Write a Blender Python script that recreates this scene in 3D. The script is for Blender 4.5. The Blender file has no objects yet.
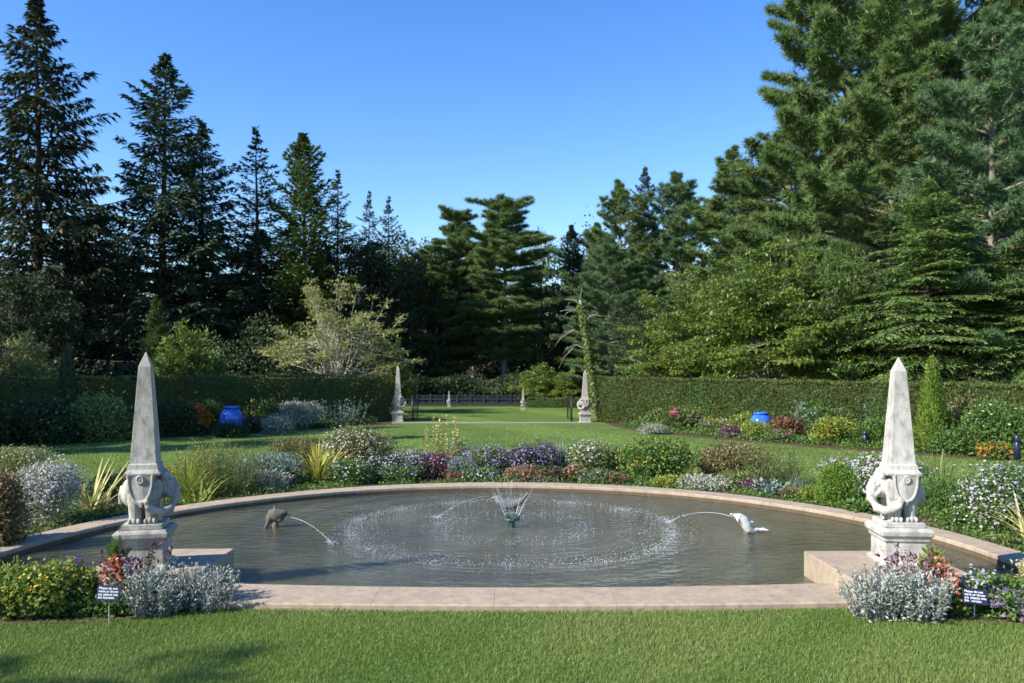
import bpy, bmesh, math, random
import numpy as np
from mathutils import Vector, Matrix

# ------------------------------------------------------------------ camera, sky, sun, exposure
S = bpy.context.scene
COL = S.collection
F, HOR, CAMZ = 800.0, 370.0, 2.0            # focal length in pixels, horizon row, eye height
cam = bpy.data.cameras.new('camera'); co = bpy.data.objects.new('camera', cam); COL.objects.link(co)
co.location = (0, 0, CAMZ); co.rotation_euler = (math.radians(90), 0, 0)
cam.sensor_width = 36; cam.lens = 36*F/1024; cam.shift_y = (HOR-341.5)/1024
cam.clip_start = .1; cam.clip_end = 2000
cam.dof.use_dof = True; cam.dof.focus_distance = 9.0; cam.dof.aperture_fstop = 2.0
S.camera = co

AZ = (-.87, -.45); EL = math.radians(36)
SUN = Vector((AZ[0], AZ[1], 0)).normalized()*math.cos(EL) + Vector((0, 0, math.sin(EL)))
w = bpy.data.worlds.new('World'); S.world = w; w.use_nodes = True
nt = w.node_tree; nt.nodes.clear()
sky = nt.nodes.new('ShaderNodeTexSky'); sky.sky_type = 'NISHITA'; sky.sun_disc = False
sky.sun_elevation = EL; sky.sun_rotation = math.atan2(SUN.x, SUN.y)
sky.air_density = 1.25; sky.dust_density = 0.0; sky.ozone_density = 4.0; sky.altitude = 200
bg = nt.nodes.new('ShaderNodeBackground'); bg.inputs[1].default_value = .122
ow = nt.nodes.new('ShaderNodeOutputWorld')
hs = nt.nodes.new('ShaderNodeHueSaturation'); hs.inputs['Saturation'].default_value = 1.28; hs.inputs['Hue'].default_value = .514
nt.links.new(sky.outputs[0], hs.inputs['Color']); nt.links.new(hs.outputs[0], bg.inputs[0]); nt.links.new(bg.outputs[0], ow.inputs[0])
sl = bpy.data.lights.new('sun', 'SUN'); sl.energy = 5.0; sl.angle = math.radians(.5); sl.color = (1, .93, .80)
so = bpy.data.objects.new('sun', sl); COL.objects.link(so)
so.rotation_euler = SUN.to_track_quat('Z', 'Y').to_euler(); so.location = (-20, -8, 30)
S.view_settings.view_transform = 'Standard'; S.view_settings.look = 'None'
S.view_settings.exposure = 1.02; S.view_settings.gamma = 1.0
S.view_settings.use_curve_mapping = False
S.cycles.use_denoising = True
S.cycles.max_bounces = 6; S.cycles.diffuse_bounces = 3; S.cycles.transmission_bounces = 4
S.cycles.glossy_bounces = 3; S.cycles.transparent_max_bounces = 6

# ------------------------------------------------------------------ helpers: picture rows to places on the ground
def gy(py): return F*CAMZ/(py-HOR)
def wx(px, Y): return (px-512)/F*Y
def wz(py, Y): return CAMZ-(py-HOR)/F*Y

# ------------------------------------------------------------------ helpers: objects
def tag(o, label=None, cat=None, group=None, kind=None):
    if label: o['label'] = label
    if cat: o['category'] = cat
    if group: o['group'] = group
    if kind: o['kind'] = kind
    return o
def empty(name, loc=(0, 0, 0), rz=0.0):
    o = bpy.data.objects.new(name, None); COL.objects.link(o)
    o.location = loc; o.rotation_euler = (0, 0, rz); o.empty_display_size = .2
    return o
def link(name, me, mat=None, parent=None, loc=(0, 0, 0)):
    o = bpy.data.objects.new(name, me); COL.objects.link(o); o.location = loc
    if mat and not me.materials: me.materials.append(mat)
    if parent: o.parent = parent
    return o
def copy_tree(o, parent=None):
    c = o.copy(); COL.objects.link(c)
    if parent: c.parent = parent
    for ch in list(o.children): copy_tree(ch, c)
    return c

# ------------------------------------------------------------------ helpers: meshes from arrays
def mesh_faces(name, groups, smooth=False):
    """groups: list of (array (n,k,3), tint array (n)) -> one mesh, each polygon with its own corners"""
    groups = [g for g in groups if len(g[0])]
    V, ls, lt, tn, off = [], [], [], [], 0
    for a, t in groups:
        n, k = a.shape[0], a.shape[1]
        V.append(a.reshape(-1, 3)); ls.append(off+np.arange(n)*k); lt.append(np.full(n, k)); tn.append(t); off += n*k
    V = np.concatenate(V).astype(np.float32); ls = np.concatenate(ls); lt = np.concatenate(lt); tn = np.concatenate(tn).astype(np.float32)
    me = bpy.data.meshes.new(name)
    me.vertices.add(len(V)); me.vertices.foreach_set('co', V.ravel())
    me.loops.add(len(V)); me.loops.foreach_set('vertex_index', np.arange(len(V), dtype=np.int32))
    me.polygons.add(len(ls)); me.polygons.foreach_set('loop_start', ls.astype(np.int32))
    me.polygons.foreach_set('loop_total', lt.astype(np.int32))
    at = me.attributes.new('tint', 'FLOAT', 'FACE'); at.data.foreach_set('value', tn)
    me.update(calc_edges=True)
    return me
def nrm(a): return a/np.maximum(np.linalg.norm(a, axis=-1, keepdims=True), 1e-9)
def leaves(P, D, U, L, W, fold=.15, mid=.45):
    """diamond shaped leaves: base P, direction D, upper side U"""
    D = nrm(D); Sd = nrm(np.cross(D, U)); N = np.cross(Sd, D)
    L = np.broadcast_to(np.asarray(L, float), (len(P),))[:, None]; W = np.broadcast_to(np.asarray(W, float), (len(P),))[:, None]
    m = P+D*L*mid+N*W*fold
    return np.stack([P, m+Sd*W*.5, P+D*L, m-Sd*W*.5], axis=1)
def needles(P, D, U, L, W):
    D = nrm(D); Sd = nrm(np.cross(D, U))
    L = np.broadcast_to(np.asarray(L, float), (len(P),))[:, None]; W = np.broadcast_to(np.asarray(W, float), (len(P),))[:, None]
    return np.stack([P-Sd*W*.5, P+Sd*W*.5, P+D*L], axis=1)
def rdir(r, n): return nrm(r.normal(size=(n, 3)))

class MB:
    """collects boxes, tubes, ellipsoids and lofts into one bmesh"""
    def __init__(s): s.bm = bmesh.new()
    def tube(s, pts, rad, sides=6, cap=True):
        pts = [Vector(p) for p in pts]; n = len(pts)
        if not hasattr(rad, '__len__'): rad = [rad]*n
        rings = []; ref = Vector((.31, .17, .93)).normalized()
        for i, p in enumerate(pts):
            d = (pts[min(i+1, n-1)]-pts[max(i-1, 0)]).normalized()
            a = d.cross(ref)
            if a.length < .05: a = d.cross(Vector((1, 0, 0)))
            a.normalize(); b = d.cross(a)
            rings.append([s.bm.verts.new(p+(a*math.cos(2*math.pi*k/sides)+b*math.sin(2*math.pi*k/sides))*rad[i]) for k in range(sides)])
        for i in range(n-1):
            for k in range(sides):
                s.bm.faces.new((rings[i][k], rings[i][(k+1) % sides], rings[i+1][(k+1) % sides], rings[i+1][k]))
        if cap:
            s.bm.faces.new(rings[0][::-1]); s.bm.faces.new(rings[-1])
        return s
    def box(s, c, h, rz=0.0, rx=0.0):
        m = Matrix.Translation(c) @ Matrix.Rotation(rz, 4, 'Z') @ Matrix.Rotation(rx, 4, 'X') @ Matrix.Diagonal((h[0]*2, h[1]*2, h[2]*2, 1))
        bmesh.ops.create_cube(s.bm, size=1, matrix=m); return s
    def ell(s, c, r, rot=(0, 0, 0), u=16, v=10):
        m = Matrix.Translation(c) @ Matrix.Rotation(rot[2], 4, 'Z') @ Matrix.Rotation(rot[1], 4, 'Y') @ Matrix.Rotation(rot[0], 4, 'X') @ Matrix.Diagonal((r[0], r[1], r[2], 1))
        bmesh.ops.create_uvsphere(s.bm, u_segments=u, v_segments=v, radius=1, matrix=m); return s
    def square(s, prof, c=(0, 0)):
        """loft of squares: list of (z, half width)"""
        rings = [[s.bm.verts.new((c[0]+a*hw, c[1]+b*hw, z)) for a, b in ((-1, -1), (1, -1), (1, 1), (-1, 1))] for z, hw in prof]
        for r0, r1 in zip(rings, rings[1:]):
            for k in range(4): s.bm.faces.new((r0[k], r0[(k+1) % 4], r1[(k+1) % 4], r1[k]))
        s.bm.faces.new(rings[0][::-1]); s.bm.faces.new(rings[-1]); return s
    def lathe(s, prof, sides=28, c=(0, 0, 0)):
        rings = [[s.bm.verts.new((c[0]+r*math.cos(2*math.pi*k/sides), c[1]+r*math.sin(2*math.pi*k/sides), c[2]+z)) for k in range(sides)] for r, z in prof]
        for r0, r1 in zip(rings, rings[1:]):
            for k in range(sides): s.bm.faces.new((r0[k], r0[(k+1) % sides], r1[(k+1) % sides], r1[k]))
        s.bm.faces.new(rings[0][::-1]); s.bm.faces.new(rings[-1]); return s
    def poly(s, pts): s.bm.faces.new([s.bm.verts.new(p) for p in pts]); return s
    def mesh(s, name, smooth=False):
        bmesh.ops.recalc_face_normals(s.bm, faces=s.bm.faces)
        me = bpy.data.meshes.new(name); s.bm.to_mesh(me); s.bm.free()
        if smooth: me.polygons.foreach_set('use_smooth', [True]*len(me.polygons))
        return me
def bevel(o, wd=.006, seg=2):
    m = o.modifiers.new('bevel', 'BEVEL'); m.width = wd; m.segments = seg; m.limit_method = 'ANGLE'; return o
def remeshed(mb, name, vox, smooth_it=3, smooth_f=.5):
    o = bpy.data.objects.new('tmp', mb.mesh('tmp')); COL.objects.link(o)
    m = o.modifiers.new('r', 'REMESH'); m.mode = 'VOXEL'; m.voxel_size = vox; m.use_smooth_shade = True
    m2 = o.modifiers.new('s', 'SMOOTH'); m2.iterations = smooth_it; m2.factor = smooth_f
    dg = bpy.context.evaluated_depsgraph_get()
    me = bpy.data.meshes.new_from_object(o.evaluated_get(dg)); me.name = name
    old = o.data; bpy.data.objects.remove(o); bpy.data.meshes.remove(old)
    return me

# ------------------------------------------------------------------ materials
def newmat(name):
    m = bpy.data.materials.new(name); m.use_nodes = True; t = m.node_tree
    return m, t, t.nodes['Principled BSDF'], t.nodes['Material Output']
def N(t, typ, **kw):
    n = t.nodes.new(typ)
    for k, v in kw.items(): setattr(n, k, v)
    return n
def ramp(t, src, stops, interp='LINEAR'):
    r = N(t, 'ShaderNodeValToRGB'); r.color_ramp.interpolation = interp
    while len(r.color_ramp.elements) < len(stops): r.color_ramp.elements.new(.5)
    for e, (p, c) in zip(r.color_ramp.elements, stops): e.position = p; e.color = (*c, 1) if len(c) == 3 else c
    t.links.new(src, r.inputs[0]); return r
def noise(t, scale, detail=4, rough=.55, vec=None, coord='Object', mapscale=None):
    n = N(t, 'ShaderNodeTexNoise'); n.inputs['Scale'].default_value = scale; n.inputs['Detail'].default_value = detail
    n.inputs['Roughness'].default_value = rough
    tc = N(t, 'ShaderNodeTexCoord'); src = tc.outputs[coord]
    if mapscale:
        mp = N(t, 'ShaderNodeMapping'); mp.inputs['Scale'].default_value = mapscale
        t.links.new(src, mp.inputs[0]); src = mp.outputs[0]
    t.links.new(src, n.inputs['Vector']); return n
def leafmat(name, cols, trans=.35, rough=.5, spec=.3, gain=1.0, patch=None):
    """leaf: colours spread over the per-leaf value 'tint'; light passes through the blade"""
    m, t, p, out = newmat(name)
    cols = [tuple(min(.9, x*gain) for x in c) for c in cols]
    a = N(t, 'ShaderNodeAttribute'); a.attribute_name = 'tint'
    r = ramp(t, a.outputs['Fac'], [(i/(len(cols)-1), c) for i, c in enumerate(cols)])
    t.links.new(r.outputs[0], p.inputs['Base Color']); p.inputs['Roughness'].default_value = rough
    p.inputs['Specular IOR Level'].default_value = spec
    if patch:
        n = noise(t, .9, 4, .6); q = ramp(t, n.outputs[0], [(.42, (0, 0, 0)), (.62, (1, 1, 1))]); mxp = N(t, 'ShaderNodeMix', data_type='RGBA', blend_type='MULTIPLY'); mxp.inputs[7].default_value = (*patch, 1)
        t.links.new(q.outputs[0], mxp.inputs[0]); t.links.new(r.outputs[0], mxp.inputs[6]); t.links.new(mxp.outputs[2], p.inputs['Base Color'])
    if trans:
        tr = N(t, 'ShaderNodeBsdfTranslucent'); t.links.new(r.outputs[0], tr.inputs[0])
        mx = N(t, 'ShaderNodeMixShader'); mx.inputs[0].default_value = trans
        t.links.new(p.outputs[0], mx.inputs[1]); t.links.new(tr.outputs[0], mx.inputs[2]); t.links.new(mx.outputs[0], out.inputs[0])
    return m
def stonemat(name, light, dark, stain, amount=.5, bump=.25, spk=.0):
    m, t, p, out = newmat(name)
    n1 = noise(t, 5, 6, .65, mapscale=(1, 1, .28)); n2 = noise(t, 16, 6, .7, mapscale=(1, 1, .6)); n3 = noise(t, 130, 2)
    r1 = ramp(t, n1.outputs[0], [(.40, (0, 0, 0)), (.68, (1, 1, 1))])
    mx = N(t, 'ShaderNodeMix', data_type='RGBA'); mx.inputs[6].default_value = (*light, 1); mx.inputs[7].default_value = (*dark, 1)
    mul = N(t, 'ShaderNodeMath', operation='MULTIPLY'); mul.inputs[1].default_value = amount
    t.links.new(r1.outputs[0], mul.inputs[0]); t.links.new(mul.outputs[0], mx.inputs[0])
    r2 = ramp(t, n2.outputs[0], [(.47, (0, 0, 0)), (.80, (1, 1, 1))])
    mu2 = N(t, 'ShaderNodeMath', operation='MULTIPLY'); mu2.inputs[1].default_value = amount*1.1
    t.links.new(r2.outputs[0], mu2.inputs[0])
    mx2 = N(t, 'ShaderNodeMix', data_type='RGBA'); mx2.inputs[7].default_value = (*stain, 1)
    t.links.new(mu2.outputs[0], mx2.inputs[0]); t.links.new(mx.outputs[2], mx2.inputs[6])
    t.links.new(mx2.outputs[2], p.inputs['Base Color']); p.inputs['Roughness'].default_value = .85
    p.inputs['Specular IOR Level'].default_value = .25
    b = N(t, 'ShaderNodeBump'); b.inputs['Strength'].default_value = bump; b.inputs['Distance'].default_value = .01
    ad = N(t, 'ShaderNodeMath', operation='ADD'); t.links.new(n2.outputs[0], ad.inputs[0]); t.links.new(n3.outputs[0], ad.inputs[1])
    t.links.new(ad.outputs[0], b.inputs['Height']); t.links.new(b.outputs[0], p.inputs['Normal'])
    return m
def plain(name, col, rough=.5, metal=0.0, spec=.5, var=0.0, vscale=20):
    m, t, p, out = newmat(name)
    p.inputs['Roughness'].default_value = rough; p.inputs['Metallic'].default_value = metal; p.inputs['Specular IOR Level'].default_value = spec
    if var:
        n = noise(t, vscale, 4); a = tuple(c*(1-var) for c in col); b = tuple(min(1, c*(1+var)) for c in col)
        r = ramp(t, n.outputs[0], [(.3, a), (.7, b)]); t.links.new(r.outputs[0], p.inputs['Base Color'])
    else: p.inputs['Base Color'].default_value = (*col, 1)
    return m
def barkmat(name, a, b):
    m, t, p, out = newmat(name)
    n = noise(t, 9, 5, .6, mapscale=(1, 1, .25))
    r = ramp(t, n.outputs[0], [(.35, a), (.65, b)]); t.links.new(r.outputs[0], p.inputs['Base Color'])
    p.inputs['Roughness'].default_value = .9; p.inputs['Specular IOR Level'].default_value = .15
    bp = N(t, 'ShaderNodeBump'); bp.inputs['Strength'].default_value = .6; bp.inputs['Distance'].default_value = .03
    t.links.new(n.outputs[0], bp.inputs['Height']); t.links.new(bp.outputs[0], p.inputs['Normal'])
    return m

M = {}
M['spruce'] = leafmat('spruce needles', [(.011, .018, .008), (.024, .036, .014), (.052, .062, .023)], .12, .6, gain=1.25)
M['fir'] = leafmat('fir needles', [(.014, .028, .016), (.028, .05, .026), (.05, .075, .03)], .15, .6, gain=1.5)
M['pine'] = leafmat('pine needles', [(.034, .060, .018), (.064, .104, .030), (.105, .145, .040)], .2, .5, gain=1.75)
M['bluepine'] = leafmat('blue pine needles', [(.034, .066, .030), (.062, .110, .046), (.098, .15, .060)], .2, .5, gain=1.6)
M['brownpine'] = leafmat('browning pine needles', [(.045, .065, .030), (.085, .10, .05), (.16, .115, .062)], .2, .5, gain=1.8)
M['cone'] = leafmat('pine cones', [(.16, .09, .05), (.24, .14, .085)], .05, .7)
M['hemlock'] = leafmat('hemlock needles', [(.034, .060, .016), (.062, .102, .026), (.10, .145, .036)], .2, .5, gain=1.9)
M['cedar'] = leafmat('cedar sprays', [(.035, .062, .016), (.062, .10, .024), (.105, .14, .035)], .25, .5, gain=1.3)
M['maple'] = leafmat('broad leaves', [(.035, .065, .016), (.062, .105, .026), (.10, .14, .035)], .35, .45, gain=1.6)
M['dogwood'] = leafmat('dogwood leaves', [(.055, .10, .018), (.095, .155, .026), (.15, .20, .042), (.20, .20, .06)], .35, .4, gain=1.25)
M['pale'] = leafmat('pale thin leaves', [(.12, .14, .04), (.22, .235, .075), (.31, .30, .12)], .3, .5, gain=1.3)
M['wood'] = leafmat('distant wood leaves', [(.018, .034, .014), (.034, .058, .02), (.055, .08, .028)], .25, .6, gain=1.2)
M['yew'] = leafmat('yew leaves', [(.022, .042, .010), (.045, .075, .017), (.085, .115, .026)], .2, .5, gain=1.5, patch=(1.06, .78, .7))
M['brightcedar'] = leafmat('bright cedar sprays', [(.06, .11, .016), (.11, .17, .026), (.17, .23, .045)], .3, .5, gain=1.3)
M['bark'] = barkmat('dark bark', (.03, .024, .018), (.085, .07, .055))
M['greybark'] = barkmat('grey bark', (.12, .105, .09), (.26, .23, .20))
M['palebark'] = barkmat('pale bark', (.22, .20, .17), (.42, .38, .33))

# ------------------------------------------------------------------ ground, pool, water
M['granite'] = stonemat('pink granite', (.375, .30, .22), (.255, .205, .15), (.15, .13, .10), .75, .35)
M['stone_l'] = stonemat('weathered shade toned limestone', (.44, .42, .37), (.18, .172, .155), (.09, .087, .08), .9, .6)  # weathered stone as on the right; its weaker sunlight is painted in darker
M['stone_r'] = stonemat('sun lightened limestone', (.52, .50, .455), (.25, .24, .22), (.12, .115, .11), .8, .6)  # same stone as the left, stronger sunlight painted in as a paler tone
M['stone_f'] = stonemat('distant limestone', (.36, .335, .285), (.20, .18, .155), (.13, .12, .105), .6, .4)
M['soil'] = plain('bed soil', (.075, .052, .035), .95, spec=.1, var=.5, vscale=30)
M['floor'] = plain('woodland floor', (.035, .035, .018), .95, spec=.1, var=.5, vscale=2)
M['gravel'] = plain('pale gravel', (.24, .22, .185), .95, spec=.1, var=.2, vscale=60)

def lawnmat():
    m, t, p, out = newmat('mown lawn')
    tc = N(t, 'ShaderNodeTexCoord'); sep = N(t, 'ShaderNodeSeparateXYZ'); t.links.new(tc.outputs['Object'], sep.inputs[0])
    n1 = noise(t, .8, 5, .6); n2 = noise(t, 14, 5, .7); n3 = noise(t, 90, 3, .7, mapscale=(1, .5, 1))
    a = N(t, 'ShaderNodeMath', operation='ADD'); t.links.new(n1.outputs[0], a.inputs[0]); t.links.new(n2.outputs[0], a.inputs[1])
    b = N(t, 'ShaderNodeMath', operation='ADD'); t.links.new(a.outputs[0], b.inputs[0]); t.links.new(n3.outputs[0], b.inputs[1])
    s = N(t, 'ShaderNodeMath', operation='MULTIPLY'); s.inputs[1].default_value = 1/3; t.links.new(b.outputs[0], s.inputs[0])
    r = ramp(t, s.outputs[0], [(.34, (.088, .145, .028)), (.5, (.135, .212, .044)), (.66, (.195, .275, .074))])
    # mowing stripes run along the garden axis on the far lawn
    wv = N(t, 'ShaderNodeMath', operation='MULTIPLY_ADD'); wv.inputs[1].default_value = .9; wv.inputs[2].default_value = 0
    cmb = N(t, 'ShaderNodeMath', operation='MULTIPLY_ADD'); cmb.inputs[1].default_value = .55
    t.links.new(sep.outputs[1], cmb.inputs[0]); t.links.new(sep.outputs[0], cmb.inputs[2])
    t.links.new(cmb.outputs[0], wv.inputs[0])
    sn = N(t, 'ShaderNodeMath', operation='SINE'); t.links.new(wv.outputs[0], sn.inputs[0])
    sr = ramp(t, sn.outputs[0], [(.42, (.86, .88, .84)), (.58, (1.1, 1.1, 1.06))])
    mx = N(t, 'ShaderNodeMix', data_type='RGBA', blend_type='MULTIPLY'); mx.inputs[0].default_value = 1
    t.links.new(r.outputs[0], mx.inputs[6]); t.links.new(sr.outputs[0], mx.inputs[7])
    t.links.new(mx.outputs[2], p.inputs['Base Color'])
    p.inputs['Roughness'].default_value = .8; p.inputs['Specular IOR Level'].default_value = .15
    bp = N(t, 'ShaderNodeBump'); bp.inputs['Strength'].default_value = 1; bp.inputs['Distance'].default_value = .05
    ad = N(t, 'ShaderNodeMath', operation='ADD'); t.links.new(n2.outputs[0], ad.inputs[0]); t.links.new(n3.outputs[0], ad.inputs[1])
    t.links.new(ad.outputs[0], bp.inputs['Height']); t.links.new(bp.outputs[0], p.inputs['Normal'])
    return m
M['lawn'] = lawnmat()

CX, CY, RIN, ROUT = -.17, 8.2, 5.25, 5.62
PX, PY = -.17, 9.0
def fin(x): return 7.14+.020*min(abs(x-.1), 2.9)**2        # front kerb, water side
def fout(x): return 6.60+.012*min(abs(x-.1), 2.9)**2       # front kerb, lawn side
def outline(R, chord, n=160):
    pts = []
    for k in range(n):
        a = 2*math.pi*k/n; d = (math.cos(a), math.sin(a))
        oy = PY-CY; bq = d[1]*oy; disc = bq*bq-(oy*oy-R*R); tt = -bq+math.sqrt(disc)
        if d[1] < 0:
            tc = (chord-PY)/d[1]; tt = min(tt, tc)
        pts.append((PX+d[0]*tt, PY+d[1]*tt))
    return pts
bm = bmesh.new()
base = outline(5.5, 6.86)
scales = [1, 1.05, 1.12, 1.25, 1.5, 2, 3, 5, 9, 18, 45, 110]
rings = [[bm.verts.new((PX+(x-PX)*s, PY+(y-PY)*s, 0)) for x, y in base] for s in scales]
for r0, r1 in zip(rings, rings[1:]):
    n = len(r0)
    for k in range(n): bm.faces.new((r0[k], r1[k], r1[(k+1) % n], r0[(k+1) % n]))
me = bpy.data.meshes.new('lawn'); bm.to_mesh(me); bm.free()
tag(link('lawn', me, M['lawn']), kind='structure')
def sheet(name, pts, mat, z=.004):
    m = MB(); m.poly([(x, y, z) for x, y in pts]); return tag(link(name, m.mesh(name), mat), kind='structure')
sheet('woodland_floor', [(-260, 43.8), (260, 43.8), (260, 320), (-260, 320)], M['floor'])
sheet('woodland_floor', [(4.9, 32.4), (60, 18), (60, 43.8), (7.2, 43.8)], M['floor'])
sheet('woodland_floor', [(-60, 16), (-16.2, 26), (-5.6, 33.2), (-7.6, 43.8), (-60, 43.8)], M['floor'])
sheet('path', [(-8.6, 29.9), (4.9, 30.1), (5.0, 30.75), (-8.7, 30.6)], M['gravel'])
# planting beds
m = MB(); na = 90; r_i, r_o = [], []
for k in range(na+1):
    a = math.radians(-6+192*k/na); ro = 7.35+.22*math.sin(a*7)+.12*math.sin(a*17)
    r_i.append(m.bm.verts.new((CX+5.6*math.cos(a), CY+5.6*math.sin(a), .008)))
    r_o.append(m.bm.verts.new((CX+ro*math.cos(a), CY+ro*math.sin(a), .008)))
for k in range(na): m.bm.faces.new((r_i[k], r_i[k+1], r_o[k+1], r_o[k]))
tag(link('flower_bed', m.mesh('flower_bed'), M['soil']), kind='structure')
sheet('flower_bed', [(-2.45, 6.78), (-2.75, 6.48), (-3.3, 6.32), (-4.2, 6.25), (-5.6, 6.3), (-6.4, 7.6), (-5.3, 7.1), (-2.75, 6.86)], M['soil'], .008)
sheet('flower_bed', [(2.75, 6.75), (3.0, 6.5), (3.5, 6.32), (4.2, 6.22), (5.5, 6.2), (6.3, 7.4), (5.1, 7.06), (2.9, 6.84)], M['soil'], .008)
sheet('flower_bed', [(-17, 18.5), (-13, 20.6), (-9.6, 24.0), (-6.8, 27.2), (-4.4, 29.3), (-4.7, 31.2), (-16.5, 24.3)], M['soil'], .008)
sheet('flower_bed', [(3.6, 28.6), (4.1, 26), (6.2, 22.6), (8.6, 19.8), (10.8, 17.6), (14, 15.5), (15, 17), (12.4, 18.9), (3.5, 30.5)], M['soil'], .008)

pool = tag(empty('fountain_pool', (CX, CY, 0)), 'wide round stone pool with pink granite rim and straight front edge', 'pool')
def pl(name, mb, mat, lab=None, smooth=False):
    o = link(name, mb.mesh(name, smooth), mat, pool); o.matrix_parent_inverse = Matrix.Translation((-CX, -CY, 0))
    if lab: o['label'] = lab
    return o
WATER = -.03
# back rim: a ring of rim stones with fine joints between them
m = MB(); a0 = math.asin((7.05-CY)/RIN); seg = 26; span = (math.pi-2*a0)/seg
for k in range(seg):
    A = [a0+k*span+.0003+(span-.0006)*j/6 for j in range(7)]
    R1 = [(RIN, -.5), (RIN, .052), (RIN+.012, .062), (ROUT-.012, .062), (ROUT, .052), (ROUT, -.2)]
    rr = [[m.bm.verts.new((CX+r*math.cos(a), CY+r*math.sin(a), z)) for r, z in R1] for a in A]
    for p0, p1 in zip(rr, rr[1:]):
        for q in range(len(R1)-1): m.bm.faces.new((p0[q], p0[q+1], p1[q+1], p1[q]))
    m.bm.faces.new(rr[0]); m.bm.faces.new(rr[-1][::-1])
pl('back_rim', m, M['granite'], 'curved pink granite rim along the back of the pool')
m = MB(); edges = np.linspace(-5.25, 4.95, 11)
for xa, xb in zip(edges, edges[1:]):
    xs = np.linspace(xa+.0012, xb-.0012, 5)
    rr = [[m.bm.verts.new(q) for q in ((x, fin(x), -.5), (x, fin(x), .05), (x, fin(x)-.012, .062), (x, fout(x)+.012, .062), (x, fout(x), .05), (x, fout(x), -.2))] for x in xs]
    for p0, p1 in zip(rr, rr[1:]):
        for q in range(5): m.bm.faces.new((p0[q], p0[q+1], p1[q+1], p1[q]))
    m.bm.faces.new(rr[0]); m.bm.faces.new(rr[-1][::-1])
pl('front_rim', m, M['granite'], 'long flat pink granite rim along the front of the pool')
m = MB(); rr = [[m.bm.verts.new((CX+(RIN-.002)*math.cos(a), CY+(RIN-.002)*math.sin(a), z)) for a in np.linspace(a0, math.pi-a0, 90)] for z in (-.3, .018)]
for k in range(89): m.bm.faces.new((rr[0][k], rr[0][k+1], rr[1][k+1], rr[1][k]))
M['wet'] = stonemat('wet stained granite', (.12, .085, .055), (.07, .055, .035), (.05, .045, .025), .7, .2)
pl('waterline_stain', m, M['wet'], 'dark wet band on the inside of the back rim')
YAW = math.radians(2.2)
def platform(xa, xb, ya, yb, zt):
    m = MB(); c = ((xa+xb)/2, (ya+yb)/2, (zt-.5)/2); m.box(c, ((xb-xa)/2, (yb-ya)/2, (zt+.5)/2), YAW*.6)
    return bevel(pl('corner_platform', m, M['granite']), .008)
platform(-3.82, -2.79, 6.82, 8.06, .20)
platform(2.90, 4.02, 6.74, 7.93, .21)
m = MB(); pts = outline(5.35, 7.0); m.poly([(x, y, -.42) for x, y in pts])
pl('basin_floor', m, plain('pool bottom', (.10, .09, .06), .9, var=.4, vscale=4))

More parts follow.
